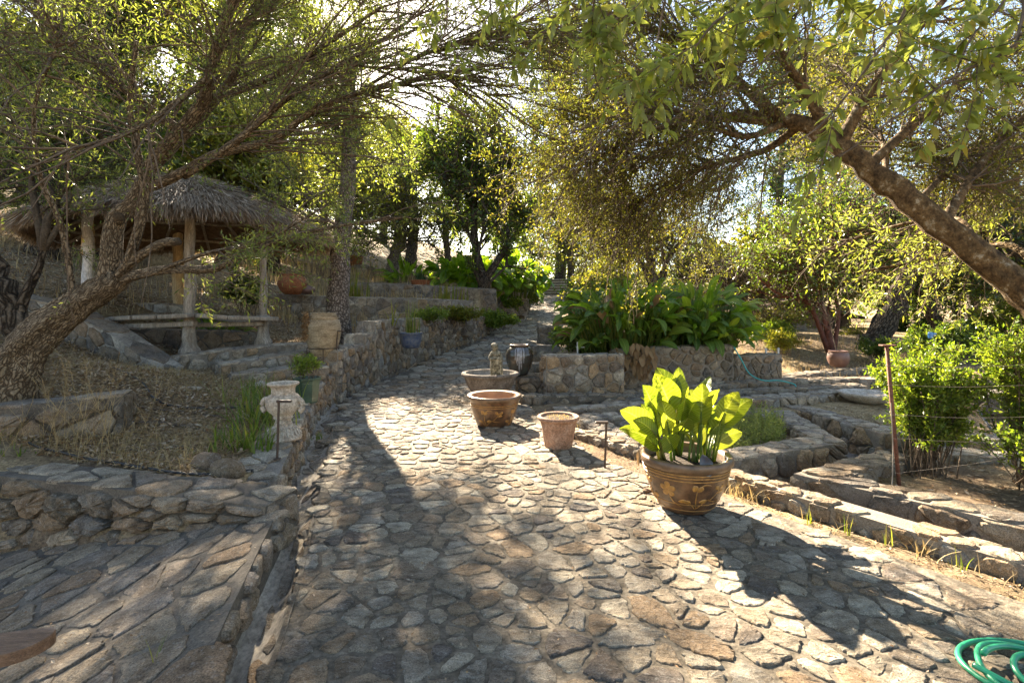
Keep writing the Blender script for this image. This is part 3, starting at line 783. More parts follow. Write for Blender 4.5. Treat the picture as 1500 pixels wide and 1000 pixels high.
for i, (pp, dz, lab) in enumerate([([(905, 573, 9.25), (1010, 563, 9.4), (1100, 558, 9.7), (1180, 555, 10.0), (1290, 553, 10.4)], .3, 'farthest of the three curved low terrace walls'),
                                   ([(880, 590, 8.6), (960, 580, 8.75), (1068, 573, 9.0), (1180, 566, 9.4), (1260, 563, 9.7)], .3, 'middle one of the three curved low terrace walls'),
                                   ([(812, 600, 8.0), (900, 592, 8.1), (1010, 587, 8.25), (1100, 582, 8.4), (1185, 577, 8.7), (1230, 572, 9.1)], .35, 'nearest of the three curved low terrace walls')]):
    wallp(lab, pp, .3, dz, cell=(.24, .13), seed=61 + i, group='curved low terrace walls', seg=.09, mat='darkstone' if i < 2 else 'wallstone')
wall('stone planter wall around the green herbs', PL1 + [PL1[0]], .34, [0, 0, .0, .0, 0, 0], -.42, cell=(.2, .17), seed=65, seg=.05, H=.04, name='planter_wall', cat='planter')
curb = [(.78, 6.75), (1.3, 5.95), (1.9, 5.03), (2.5, 4.1), (3.1, 3.2), (4.2, 1.6)]
wall('long sunlit kerb wall between the path and the sunken garden', curb, .21, [.0, .04, .06, .06, .06, .06], -.42, cell=(.26, .1), seed=66, seg=.05, H=.022, capcell=(.22, .12), cap='kerbcap')
wall('dark planter wall in front of the vine shrubs, with the rusty post behind it', PLR, .3, [0, .0, 0, .0], -.42, cell=(.24, .17), seed=67, seg=.05, H=.04, mat='darkstone')
wall('sunlit planter wall leading back to the stone bowl', [(4.6, 8.35), (4.72, 7.4), (4.78, 6.35)], .34, [0, .02, .03], -.42, cell=(.2, .2), seed=68, seg=.06, H=.04)
wall('low planter wall behind the vine shrubs', [(4.95, 6.35), (6.0, 6.3), (8, 6.2)], .34, .0, -.42, cell=(.3, .2), seed=69, seg=.08)
wall('mossy low slab wall between the two vine shrubs', [(4.85, 5.75), (5.6, 5.65), (7.4, 5.4)], .3, -.02, -.42, cell=(.35, .2), seed=70, seg=.07)
wallp('dark slab bench wall seen between the vine shrubs', [(1425, 574, 8.0), (1480, 573, 8.0), (1560, 576, 8.0)], .5, .3, cell=(.5, .14), seed=71, mat='darkstone')

# ---- gravel floor of the sunken garden
gv = MB()
grid_mesh(gv, np.arange(.6, 9, .12), np.arange(1.6, 8.0, .12), lambda x, y: -.345 + .02 * vnoise(x * 3, y * 3),
          mask=lambda x, y: (y - (6.6 - (x - .84) * 1.547) > -.1) & ~inpoly(x, y, PL1) & ~inpoly(x, y, PLR + [(9, 2), (9, 5.6)]) & ~((x > 4.85) & (y > 6.3)))
rng = np.random.default_rng(77)
n = 5000; gx_ = rng.uniform(1, 4.8, n); gy_ = rng.uniform(4.2, 7.9, n)
k = (gy_ - (6.6 - (gx_ - .84) * 1.547) > .15) & ~inpoly(gx_, gy_, PL1); gx_, gy_ = gx_[k], gy_[k]; n = len(gx_)
o8 = np.array([[1, 0, 0], [0, 1, 0], [-1, 0, 0], [0, -1, 0], [0, 0, 1.]]); s_ = rng.uniform(.008, .02, (n, 1, 1))
V = np.stack([gx_, gy_, np.full(n, -.34)], 1)[:, None] + (o8[None] + rng.normal(0, .25, (n, 5, 3))) * s_ * np.array([1, 1, .7])
f = np.array([[0, 1, 4], [1, 2, 4], [2, 3, 4], [3, 0, 4]])
gv.add(V.reshape(-1, 3), (f[None] + 5 * np.arange(n)[:, None, None]).reshape(-1, 3), 0)
obj('gravel_path', gv, M['gravel'], kind='structure')

# ---- far steps at the head of the path
sb = thing('stone_stairs', 'short flight of stone steps climbing at the far head of the path', 'stairs', (2.95, 34.2, 2.4))
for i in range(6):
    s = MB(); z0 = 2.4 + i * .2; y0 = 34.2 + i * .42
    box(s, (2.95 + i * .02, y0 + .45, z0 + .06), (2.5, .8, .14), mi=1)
    box(s, (2.95 + i * .02, y0 + .42, z0 + .165), (2.56, .96, .07), mi=0, bev=.02)  # overhanging tread lip; its sunlit line is put into the pale colour
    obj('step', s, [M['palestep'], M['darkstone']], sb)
up = MB(); grid_mesh(up, np.linspace(1.2, 5, 6), np.linspace(36.9, 46, 6), lambda x, y: 3.5 + .04 * (y - 36.9))
obj('upper_path', up, M['sandmortar'], kind='structure')
# ---------------------------------------------------------------- vegetation builders
def leaves_quads(mb, C, D, Nn, L, W, mi=0, fold=.25):
    """pointed leaves: base, two sides, tip, folded along the midrib"""
    D = norm(D); S = norm(np.cross(D, Nn)); U = np.cross(S, D)
    L = np.broadcast_to(L, (len(C),))[:, None]; W = np.broadcast_to(W, (len(C),))[:, None]
    a = C; b = C + D * L * .45 + S * W * .5 + U * W * fold; t = C + D * L; c = C + D * L * .45 - S * W * .5 + U * W * fold
    n = len(C); V = np.stack([a, b, t, c], 1).reshape(-1, 3); i = 4 * np.arange(n)[:, None]
    f = np.concatenate([i + [0, 1, 2], i + [0, 2, 3]], 1).reshape(-1, 3)
    mb.add(V, f, mi)

def leaves_quad1(mb, C, D, Nn, L, W, mi=0):
    D = norm(D); S = norm(np.cross(D, Nn))
    L = np.broadcast_to(L, (len(C),))[:, None]; W = np.broadcast_to(W, (len(C),))[:, None]
    V = np.stack([C, C + D * L * .5 + S * W * .5, C + D * L, C + D * L * .5 - S * W * .5], 1).reshape(-1, 3)
    mb.add(V, np.arange(4 * len(C)).reshape(-1, 4), mi)

def rvec(rng, n): return norm(rng.normal(size=(n, 3)))

def grow(par, n, lens, rng, ang=(.4, 1.0), K=4, bias=(0, 0, 0), wig=.15, trange=(.15, 1), drop=0., droop=0.):
    """par (N,K,3): n children at random places along them"""
    N_, K0, _ = par.shape
    seglen = np.linalg.norm(par[:, -1] - par[:, 0], axis=1); p = seglen / seglen.sum()
    i = rng.choice(N_, n, p=p); t = rng.uniform(*trange, n) * (K0 - 1) * .999; k = t.astype(int); f = (t - k)[:, None]
    st = par[i, k] * (1 - f) + par[i, k + 1] * f; T = norm(par[i, k + 1] - par[i, k])
    perp = norm(np.cross(T, rvec(rng, n))); a = rng.uniform(*ang, n)[:, None]
    d = norm(T * np.cos(a) + perp * np.sin(a) + np.asarray(bias) + rng.normal(0, .05, (n, 3)))
    L = rng.uniform(*lens, n)[:, None]
    pts = [st]; cur = st
    for q in range(K - 1):
        d = norm(d + rng.normal(0, wig, (n, 3)) + np.array([0, 0, -droop]))
        cur = cur + d * L / (K - 1); pts.append(cur)
    return np.stack(pts, 1)

def on_twigs(tw, n, rng, trange=(.1, 1)):
    N_, K0, _ = tw.shape; i = rng.integers(0, N_, n); t = rng.uniform(*trange, n) * (K0 - 1) * .999; k = t.astype(int); f = (t - k)[:, None]
    return tw[i, k] * (1 - f) + tw[i, k + 1] * f, norm(tw[i, k + 1] - tw[i, k])

def foliage(mb, tw, n, rng, L, W, spread=.9, up=.3, fold=True, off=.0):
    C, T = on_twigs(tw, n, rng)
    R = rvec(rng, n); D = norm(T * (1 - spread * .5) + R * spread + np.array([0, 0, up * .3]))
    C = C + R * off * rng.random((n, 1))
    Nn = norm(rvec(rng, n) + np.array([0, 0, 1.0]))
    s = rng.uniform(.65, 1.25, n)
    (leaves_quads if fold else leaves_quad1)(mb, C, D, Nn, L * s, W * s)

def tree(label, trunk, r, crowns, limbs=9, subs=120, twigs=1500, leaves=16000, lf='lf_oak', bark='bark_dark', leaf=(.09, .05), seed=1,
         tw_len=(.35, .8), sub_len=(.8, 1.8), fold=False, droop=0., wig=.15, name='tree', group=None, forks=(), trange=(.45, 1), cat='tree', spread=.9, twr=.006, up=.12, off=.06, limb_r=.45, sides=8):
    """trunk: list of 3D points, r: (base, top radius); crowns: list of (centre, (rx,ry,rz), weight)"""
    rng = np.random.default_rng(seed)
    tk = spline(trunk, 16)
    tk[1:] += rng.normal(0, r[0] * .12, tk[1:].shape)
    near_ = r[0] > .13
    root = thing(name, label, cat, tuple(tk[0]), group)
    mb = MB()
    t = np.linspace(0, 1, 16); R = r[0] * (1 - t) + r[1] * t + r[0] * .45 * np.exp(-t * 14)
    tk0 = tk.copy(); tk0[0, 2] -= .3
    tubes(mb, tk0, 1, 1, 14, prof=R, ridge=.12)
    fk = [spline(f[0], 14) for f in forks]
    for f, q in zip(forks, fk): tubes(mb, q + 0, f[1][0], f[1][1], 10)
    obj('trunk', mb, M[bark], root, smooth=True, uv=True)
    br = MB()
    src = [(tk, r[1])] + [(q, f[1][1]) for f, q in zip(forks, fk)]
    L1 = []; w = np.array([c[2] for c in crowns], float); w /= w.sum()
    for i in range(limbs):
        c = crowns[rng.choice(len(crowns), p=w)]
        tgt = np.array(c[0]) + rvec(rng, 1)[0] * np.array(c[1]) * rng.uniform(.45, .95)
        q, rr = src[rng.integers(len(src))]
        best = None
        for _ in range(4):
            kk = int(rng.uniform(*trange) * (len(q) - 1)); d = np.linalg.norm(q[kk] - tgt)
            if best is None or d < best[0]: best = (d, kk)
        s0 = q[best[1]]; tan = norm(q[min(best[1] + 1, len(q) - 1)] - q[max(best[1] - 1, 0)])
        m1 = s0 + tan * best[0] * .25 + rng.normal(0, .06, 3) * best[0]; m2 = (m1 + tgt) / 2 + rng.normal(0, .07, 3) * best[0] + np.array([0, 0, .04 * best[0]])
        L1.append(spline([s0, m1, m2, tgt], 9))
    L1 = np.array(L1); lr = r[1] * limb_r * rng.uniform(.7, 1.2, limbs)
    tubes(br, L1, lr, lr * .25, 6)
    L2 = grow(L1, subs, sub_len, rng, (.4, 1.2), 6, (0, 0, up), wig, (.2, 1), droop=droop * .5)
    tubes(br, L2, r[1] * .12 + twr * 1.2, twr, 4)
    L3 = grow(L2, twigs, tw_len, rng, (.3, 1.2), 4, (0, 0, up * .6), wig, (.1, 1), droop=droop)
    tubes(br, L3, twr, twr * .4, 3)
    obj('branches', br, M[bark], root, smooth=True)
    lb = MB(); foliage(lb, L3, leaves, rng, leaf[0], leaf[1], spread, up, fold, off)
    obj('crown', lb, M[lf], root)
    return root, L1, L2, L3

# ---- blades of broad-leaved plants
def blade(mb, base, d, length, width, rng, bend=.5, fold=.25, nu=9, nv=6, tip=1.0, wave=.06, up=(0, 0, 1), round_=.9, mi=0):
    """broad leaf growing from base in direction d, arching over"""
    d = norm(np.asarray(d, float)); up = np.asarray(up, float)
    s = np.cross(d, up); s = s / max(np.linalg.norm(s), 1e-6); n = np.cross(s, d)
    u = np.linspace(0, 1, nu); cur = np.array(base, float); pts = [cur]; dirs = [d]; dd = d
    for k in range(nu - 1):
        dd = norm(dd - np.array([0, 0, 1.]) * bend * (k + 1) / nu / 2.5 + rng.normal(0, .015, 3)); cur = cur + dd * length / (nu - 1); pts.append(cur); dirs.append(dd)
    pts = np.array(pts); dirs = np.array(dirs); nn = norm(np.cross(np.broadcast_to(s, dirs.shape), dirs))
    w = width / 2 * np.sin(np.pi * np.clip(u, 0, 1) ** round_) ** .68; w[0] = width * .04; w[-1] = 0.001
    v = np.linspace(-1, 1, nv + 1)
    ph = rng.uniform(0, 6)
    wv = wave * width * np.sin(u[:, None] * 14 + ph + v[None] * 1.5) * np.abs(v)[None]
    V = pts[:, None] + s * (w[:, None, None] * v[None, :, None]) + nn[:, None] * ((fold * np.abs(v)[None] * w[:, None] + wv)[..., None])
    idx = np.arange(nu * (nv + 1)).reshape(nu, nv + 1)
    uv = np.stack([np.broadcast_to(u[:, None], (nu, nv + 1)), np.broadcast_to(v[None], (nu, nv + 1))], -1).reshape(-1, 2)
    mb.add(V.reshape(-1, 3), np.stack([idx[:-1, :-1], idx[:-1, 1:], idx[1:, 1:], idx[1:, :-1]], -1).reshape(-1, 4), mi, uv)

def grass_blades(mb, C, rng, L, W, lean=.5, K=4, mi=0):
    n = len(C); a = rng.uniform(0, 2 * np.pi, n); out = np.stack([np.cos(a), np.sin(a), np.zeros(n)], 1)
    L = rng.uniform(*L, n)[:, None]; ln = rng.uniform(.1, 1, n)[:, None] * lean; side = norm(np.cross(out, [0, 0, 1.]))
    W = rng.uniform(.6, 1.2, n)[:, None] * W; rows = []
    for k in range(K + 1):
        t = k / K; c = C + out * ln * L * t ** 1.6 + np.array([0, 0, 1.]) * L * (t - .35 * ln * t ** 2.5)
        w = W * (1 - t ** 1.5) * .5 + .0004
        rows += [c - side * w, c + side * w]
    V = np.stack(rows, 1); i = (2 * (K + 1)) * np.arange(n)[:, None]
    f = np.concatenate([i + [2 * k, 2 * k + 1, 2 * k + 3, 2 * k + 2] for k in range(K)], 1).reshape(-1, 4)
    mb.add(V.reshape(-1, 3), f, mi)

def shrub(label, c, rad, n_st, leaves, lf, leaf, seed, name='shrub', cat='shrub', group=None, stemr=.006, base=None, bark='twig', height=None, spread=1.0, fold=False, tw=400, wig=.12):
    """bush: stems fanning from the foot into an uneven ellipsoid of foliage"""
    rng = np.random.default_rng(seed); c = np.array(c, float); rad = np.array(rad, float)
    b = np.array(base if base is not None else (c[0], c[1], c[2] - rad[2])); root = thing(name, label, cat, tuple(b), group)
    st = []
    for i in range(n_st):
        v = rvec(rng, 1)[0]; v[2] = abs(v[2]) * 1.0 - .25; tgt = c + v * rad * rng.uniform(.5, 1)
        s0 = b + np.array([rng.normal(0, rad[0] * .25), rng.normal(0, rad[1] * .25), 0])
        st.append(spline([s0, (s0 * .6 + tgt * .4) + rng.normal(0, .05, 3) + [0, 0, rad[2] * .2], tgt], 7))
    st = np.array(st); mb = MB(); tubes(mb, st, stemr, stemr * .5, 5)
    l = float(rad.mean())
    t3 = grow(st, tw, (l * .2, l * .5), rng, (.3, 1.3), 4, (0, 0, .15), wig, (.35, 1)); tubes(mb, t3, stemr * .4, stemr * .2, 3)
    obj('stems', mb, M[bark], root, smooth=True)
    lb = MB(); foliage(lb, t3, leaves, rng, leaf[0], leaf[1], spread, .2, fold, leaf[0] * .5)
    obj('foliage', lb, M[lf], root); return root

# ---------------------------------------------------------------- pots and ornaments
M['glaze_brown'] = m_plain('brown_glaze', (.11, .056, .026), .36, var=.6, vscale=11, bd=.004, coat=.18, col2=(.05, .026, .014))
M['glaze_rim'] = m_plain('brown_rim_glaze', (.13, .078, .043), .42, var=.4, vscale=14, bd=.003, coat=.15)
M['glaze_gold'] = m_plain('ochre_glaze', (.34, .17, .04), .42, var=.3, vscale=30, bd=.002)
M['glaze_inside'] = m_plain('tan_glaze_inside', (.3, .17, .08), .5, var=.2, vscale=6)
M['terracotta'] = m_rough('weathered_terracotta', [(.3, (.24, .13, .08)), (.5, (.36, .22, .15)), (.7, (.46, .34, .26))], 6, 50, .006)
M['terra_red'] = m_rough('red_terracotta', [(.3, (.2, .07, .03)), (.7, (.36, .15, .07))], 6, 50, .004)
M['cream'] = m_rough('cream_stoneware', [(.3, (.26, .2, .15)), (.5, (.46, .39, .31)), (.7, (.6, .53, .45))], 8, 60, .006)
M['amphora'] = m_rough('banded_clay_jar', [(.3, (.17, .125, .075)), (.5, (.3, .235, .15)), (.7, (.42, .34, .23))], 6, 50, .006, streak=(.8, .8, 2.5))
M['bowl_grey'] = m_rough('grey_brown_bowl', [(.3, (.1, .075, .055)), (.55, (.19, .155, .125)), (.75, (.28, .24, .2))], 6, 40, .006)
M['darkglaze'] = m_plain('dark_green_glaze', (.045, .05, .045), .22, var=.3, vscale=6, coat=.4, col2=(.05, .03, .02))
M['drip'] = m_plain('pale_drip_glaze', (.24, .24, .26), .35, var=.4, vscale=30)
M['greenglaze'] = m_plain('green_glaze', (.05, .085, .055), .35, var=.3, vscale=8, coat=.2)
M['blueglaze'] = m_plain('blue_glaze', (.03, .045, .1), .3, var=.5, vscale=16, coat=.3, col2=(.16, .17, .19))
M['brownpot'] = m_plain('red_brown_pot', (.13, .07, .055), .45, var=.2, vscale=8)
M['potsoil'] = m_rough('potting_soil', [(.3, (.025, .018, .012)), (.6, (.07, .05, .035)), (.8, (.14, .1, .07))], 30, 90, .02)
M['iron'] = m_plain('dark_iron', (.04, .03, .025), .55, .3, var=.4, vscale=40, col2=(.07, .04, .025))
M['rust'] = m_plain('rusty_steel', (.16, .06, .035), .8, var=.4, vscale=40, bd=.002, col2=(.07, .03, .02))
M['wire'] = m_plain('galvanised_wire', (.24, .2, .16), .5, .2)
M['hose_green'] = m_plain('green_hose', (.02, .27, .13), .35, var=.12, vscale=20, coat=.2)
M['hose_teal'] = m_plain('teal_hose', (.04, .3, .28), .4, var=.1)
M['hose_black'] = m_plain('black_drip_line', (.015, .015, .017), .5, var=.2)
M['whitepvc'] = m_plain('white_plastic', (.55, .55, .55), .5, var=.1)
M['bluevalve'] = m_plain('blue_valve', (.05, .2, .5), .4, var=.1)
M['armwood'] = m_rough('brown_oiled_wood', [(.3, (.1, .05, .025)), (.5, (.18, .1, .055)), (.7, (.3, .19, .12))], 7, 60, .003, streak=(1, 5, 5), rough=.45, spec=.4)
M['statue'] = m_rough('mossy_cast_stone', [(.35, (.05, .045, .03)), (.5, (.16, .145, .105)), (.7, (.36, .33, .25))], 22, 90, .004)

def flower_motif(root, c, prof, a0, z0, s, rng, name='flower_motif', kind=0):
    """raised ochre brushwork on the pot wall; prof gives radius at height"""
    mb = MB()
    rz = lambda z: np.interp(z, [p[1] for p in prof], [p[0] for p in prof])
    def put(poly, lift=.004):
        poly = np.array(poly); cen = poly.mean(0); k = len(poly)
        rings = [cen + (poly - cen) * t for t in (1, .96, .5)]
        pts = np.vstack(rings + [cen[None]])
        h = np.concatenate([np.full(k, -.003), np.full(k, lift * .8), np.full(k, lift), [lift * 1.1]])
        z = z0 + pts[:, 1] * s; r = rz(z); a = a0 + pts[:, 0] * s / r.clip(.05)
        V = np.column_stack([c[0] + (r + h) * np.cos(a), c[1] + (r + h) * np.sin(a), c[2] + z])
        i = np.arange(k); j = (i + 1) % k
        mb.add(V, np.concatenate([np.stack([i, j, j + k, i + k], 1), np.stack([i + k, j + k, j + 2 * k, i + 2 * k], 1)]))
        mb.add(V, np.stack([i + 2 * k, j + 2 * k, np.full(k, 3 * k)], 1))
    t = np.linspace(0, 2 * np.pi, 16)[:-1]
    def petal(x, y, ang, L, W):
        px = L / 2 + L / 2 * np.cos(t); py = W / 2 * np.sin(t) * (1 + .25 * np.cos(t))
        put(np.stack([x + px * math.cos(ang) - py * math.sin(ang), y + px * math.sin(ang) + py * math.cos(ang)], 1))
    def stroke(p, w=.05):
        p = spline(p, 9); d = norm(np.gradient(p, axis=0)); nrm_ = np.stack([-d[:, 1], d[:, 0]], 1)
        ww = w * np.sin(np.linspace(.25, 2.9, 9))[:, None] * .5
        put(np.vstack([p + nrm_ * ww, (p - nrm_ * ww)[::-1]]), .003)
    if kind == 0:
        for k in range(5): petal(0, 0, k * 1.2566 + .3, .5, .34)
        petal(-.1, -.1, 0, .2, .2); stroke([(.0, -.3), (.2, -.8), (.7, -1.1)]); petal(.5, -.7, .2, .5, .25)
    elif kind == 1:
        petal(-.2, 0, 1.2, .42, .35); petal(0, 0, .7, .45, .3); stroke([(.2, .3), (.5, .42), (.85, .35)], .09); stroke([(0, 0), (-.02, -.6), (.05, -1.2)], .06)
        petal(-.75, -.65, -.3, .5, .28); petal(.15, -.7, .2, .5, .28); stroke([(-.5, -.7), (-.2, -.95), (.0, -1.2)]); stroke([(.5, -.7), (.3, -.9), (.0, -1.2)])
    else:
        petal(0, 0, .5, .5, .26); petal(0, 0, 2.4, .42, .26); petal(-.1, -.2, .2, .5, .2); stroke([(-.5, -.6), (-.2, -.3), (0, 0)], .07); stroke([(-.8, -.5), (-.3, -.7), (.3, -.75)], .05)
    return obj(name, mb, M['glaze_gold'], root, smooth=True)

def ring(mb, c, r, z, w=.012, n=48, mi=0, squash=1.0):
    a = np.linspace(0, 2 * np.pi, n + 1); p = np.stack([c[0] + r * np.cos(a), c[1] + r * np.sin(a), np.full(n + 1, c[2] + z)], 1)
    tubes(mb, p, w, w, 6, mi, cap=False)

# big glazed planter with paddle leaves
pc = P(1004, 738, 4.12); pc[2] = 0.0
root = thing('potted_plant_pot', 'large brown glazed pot with ochre flower motifs under the yellow green paddle leaves', 'pot', tuple(pc))
prof = [(.02, .0), (.185, .0), (.205, .015), (.235, .06), (.275, .14), (.305, .22), (.325, .3), (.335, .355), (.35, .37), (.362, .385), (.362, .42), (.348, .435), (.318, .43), (.305, .40), (.29, .36), (.0, .355)]
mb = MB(); lathe(mb, prof[:8], pc, 64); obj('bowl', mb, M['glaze_brown'], root, smooth=True)
mb = MB(); lathe(mb, prof[7:15], pc, 64); obj('rim', mb, M['glaze_rim'], root, smooth=True)
mb = MB(); lathe(mb, [(.31, .365), (.2, .375), (.1, .38), (.001, .385)], pc, 40, wob=.01); obj('soil', mb, M['potsoil'], root, smooth=True)
for z, w in ((.345, .006), (.325, .006), (.3, .005), (.105, .003), (.05, .003)):
    mb = MB(); ring(mb, pc, np.interp(z, [p[1] for p in prof[:8]], [p[0] for p in prof[:8]]) + .001, z, w); obj('band', mb, M['glaze_gold'], root, smooth=True)
rng = np.random.default_rng(3)
pr8 = prof[1:8]
for a, z, s, k in ((-2.33, .22, .13, 0), (-1.62, .225, .13, 1), (-1.0, .225, .13, 2), (-3.0, .22, .13, 1), (-.35, .22, .13, 0), (.3, .22, .13, 1), (1.1, .22, .13, 0), (1.9, .22, .13, 2), (2.6, .22, .13, 0)):
    flower_motif(root, pc, pr8, a, z, s, rng, kind=k)
proot = thing('paddle_leaf_plant', 'yellow green plant with upright paddle leaves growing in the large flowered pot', 'plant', tuple(pc + [0, 0, .37]))
pl = MB(); st = MB(); rng = np.random.default_rng(8)
clumps = [(-.1, -.02), (.13, .02), (-.02, .1), (.05, -.08), (-.19, .03), (.2, -.03)]
# leaves aimed at the photo: tip x offset, tip height above the soil, length, width
aim = [(-.50, .48, .34, .15), (-.40, .26, .3, .13), (-.36, .66, .32, .15), (-.22, .72, .34, .18), (-.12, .74, .36, .17), (-.3, .42, .28, .15), (-.14, .5, .27, .12),
       (-.46, .3, .3, .12), (-.05, .4, .28, .13), (.03, .72, .3, .1), (.1, .62, .3, .14), (.2, .56, .3, .15), (.16, .64, .26, .09), (.3, .62, .3, .12), (.42, .56, .3, .12),
       (.42, .38, .32, .13), (.46, .22, .32, .12), (.34, .46, .3, .15), (.22, .4, .3, .14), (.08, .36, .26, .1), (-.25, .3, .3, .14), (.0, .56, .3, .15), (.3, .3, .34, .12),
       (-.32, .54, .3, .13), (.12, .5, .3, .12), (-.08, .6, .3, .15), (.26, .5, .26, .12), (-.2, .5, .26, .13), (.38, .48, .3, .13), (-.42, .4, .26, .12), (.05, .3, .24, .1), (.0, .68, .3, .15), (.2, .68, .26, .1), (-.15, .35, .25, .11)]
for i, (tx, tz, L, W) in enumerate(aim):
    y = rng.uniform(-.26, .3); cb = min(clumps, key=lambda q: abs(q[0] - tx * .5) + rng.random() * .12)
    b0 = pc + [cb[0] + rng.normal(0, .02), cb[1] + rng.normal(0, .02), .37]; tip = pc + [tx, y, .37 + tz * .95]
    dv = tip - b0; tot = np.linalg.norm(dv); L = L * 1.1; W = W * 1.25
    frac = max(.12, 1 - L / tot); m = b0 + dv * frac * np.array([.75, .75, 1]) + [0, 0, .05]
    d = norm(tip + [0, 0, .04] - m)
    tubes(st, spline([b0, (b0 + m) / 2 + [0, 0, .02], m, m + d * L * .3], 8), .011, .004, 6)
    a = rng.uniform(-.9, .9); upv = np.array([math.sin(a) * .8 - tx * .6, -1.1, .35]) if rng.random() < .65 else np.array([-tx * 1.2, rng.uniform(-1, 1), .9])
    blade(pl, m, d, L, W, rng, bend=rng.uniform(.1, .5) + abs(tx) * .3, fold=rng.uniform(.15, .45), nu=11, nv=8, up=upv, wave=.035)
obj('stalks', st, M['grass'], proot, smooth=True); obj('leaves', pl, M['lf_paddle'], proot, smooth=True, uv=True)
dl = MB(); blade(dl, pc + [.04, -.26, .49], (.15, -.45, -.7), .17, .1, rng, bend=.3, up=(.1, -1, .3)); obj('withered_leaf', dl, M['darkglaze'], proot, smooth=True, uv=True, label='one dark grey withered leaf drooping over the rim')
dl = MB(); blade(dl, pc + [-.33, -.1, .5], (-.3, -.2, .1), .2, .05, rng, bend=3.2); obj('withered_leaf', dl, M['lf_dead'], proot, smooth=True, uv=True)

# brown glazed empty pot
c = P(724, 622, 7.0); c[2] = 0
root = thing('glazed_pot', 'brown glazed empty pot with ochre leaf motifs, set before the statue basin', 'pot', tuple(c))
pr = [(.01, 0), (.22, 0), (.24, .02), (.28, .12), (.315, .24), (.33, .33), (.345, .35), (.365, .37), (.37, .4), (.355, .415), (.31, .405), (.295, .36), (.26, .2), (.2, .07), (.01, .06)]
mb = MB(); lathe(mb, pr[:7], c, 48); obj('bowl', mb, M['glaze_brown'], root, smooth=True)
mb = MB(); lathe(mb, pr[6:11], c, 48); obj('rim', mb, M['glaze_rim'], root, smooth=True)
mb = MB(); lathe(mb, pr[10:], c, 48); obj('inside', mb, M['glaze_inside'], root, smooth=True)
for z in (.3, .275): mb = MB(); ring(mb, c, np.interp(z, [p[1] for p in pr[:6]], [p[0] for p in pr[:6]]), z, .005); obj('band', mb, M['glaze_gold'], root, smooth=True)
for a, k in ((-1.35, 2), (-2.0, 1), (-.6, 1)): flower_motif(root, c, pr[1:7], a, .19, .14, rng, kind=k)

# terracotta pot
c = P(818, 655, 5.85); c[2] = 0
root = thing('terracotta_pot', 'weathered pale terracotta pot of dried moss on the path edge', 'pot', tuple(c))
mb = MB(); lathe(mb, [(.01, 0), (.145, 0), (.155, .01), (.175, .12), (.2, .27), (.208, .315)], c, 44, wob=.004); obj('body', mb, M['terracotta'], root, smooth=True)
mb = MB(); lathe(mb, [(.205, .31), (.228, .318), (.24, .335), (.238, .358), (.225, .366), (.2, .36), (.19, .32)], c, 44, wob=.004); obj('rim', mb, M['terracotta'], root, smooth=True)
mb = MB(); lathe(mb, [(.195, .335), (.1, .345), (.001, .35)], c, 30); g = 260
ps = c + np.column_stack([rng.uniform(-.13, .13, g), rng.uniform(-.13, .13, g), np.full(g, .34)]); grass_blades(mb, ps, rng, (.01, .03), .006, mi=1); obj('moss', mb, [M['potsoil'], M['straw']], root)

# statue basin
c = P(718, 588, 8.6); c[2] = 0
root = thing('stone_basin', 'wide grey brown stone basin with rolled rim holding a small statue', 'basin', tuple(c))
mb = MB(); lathe(mb, [(.01, 0), (.24, 0), (.24, .05), (.2, .08), (.24, .11), (.33, .2), (.4, .32), (.435, .43), (.45, .45)], c, 48, wob=.006); obj('bowl', mb, M['bowl_grey'], root, smooth=True)
mb = MB(); lathe(mb, [(.44, .44), (.475, .455), (.485, .48), (.475, .505), (.44, .515), (.41, .5)], c, 48, wob=.006); obj('rim', mb, M['bowl_grey'], root, smooth=True)
mb = MB(); lathe(mb, [(.42, .505), (.38, .44), (.25, .42), (.001, .41)], c, 48); obj('inside', mb, M['gutter'], root, smooth=True)
# small statue: skinned figure of a robed child
def skin_fig(name, label, joints, edges, rad, mat, cat, loc, extra=None):
    me = bpy.data.meshes.new(name); me.from_pydata([tuple(j) for j in joints], edges, [])
    o = bpy.data.objects.new(name, me); scene.collection.objects.link(o); o.location = loc
    me.materials.append(mat)
    md = o.modifiers.new('skin', 'SKIN'); md.use_smooth_shade = True
    for i, r_ in enumerate(rad): me.skin_vertices[0].data[i].radius = (r_, r_) if np.isscalar(r_) else r_
    me.skin_vertices[0].data[0].use_root = True
    s_ = o.modifiers.new('sub', 'SUBSURF'); s_.levels = 2; s_.render_levels = 2
    dp = o.modifiers.new('rough', 'DISPLACE'); tx = bpy.data.textures.new('stone_grain', 'CLOUDS'); tx.noise_scale = .02; dp.texture = tx; dp.strength = .006
    dp.texture_coords = 'LOCAL'
    return tag(o, label, cat)
sc_ = 1.28
J = np.array([(0, 0, .17), (0, 0, .25), (.005, 0, .31), (0, 0, .345), (-.01, -.005, .385), (-.015, -.008, .42), (.0, 0, .455),
              (-.045, -.005, .315), (-.075, -.03, .26), (-.035, -.06, .235), (.05, 0, .31), (.075, -.015, .245), (.065, -.03, .18),
              (-.03, 0, .09), (-.035, 0, .0), (-.04, -.035, -.005), (.035, 0, .09), (.04, .0, .0), (.04, -.035, -.005), (-.03, -.02, .405), (.045, .03, .22), (.055, .035, .1), (.06, .035, .01)]) * sc_
E_ = [(0, 1), (1, 2), (2, 3), (3, 4), (4, 5), (5, 6), (2, 7), (7, 8), (8, 9), (2, 10), (10, 11), (11, 12), (0, 13), (13, 14), (14, 15), (0, 16), (16, 17), (17, 18), (1, 20), (20, 21), (21, 22)]
R_ = [.055, .055, .05, .024, .045, .046, .022, .028, .022, .018, .028, .022, .018, .032, .024, .014, .032, .024, .014, .01, .03, .035, .03]
E_.append((4, 19))
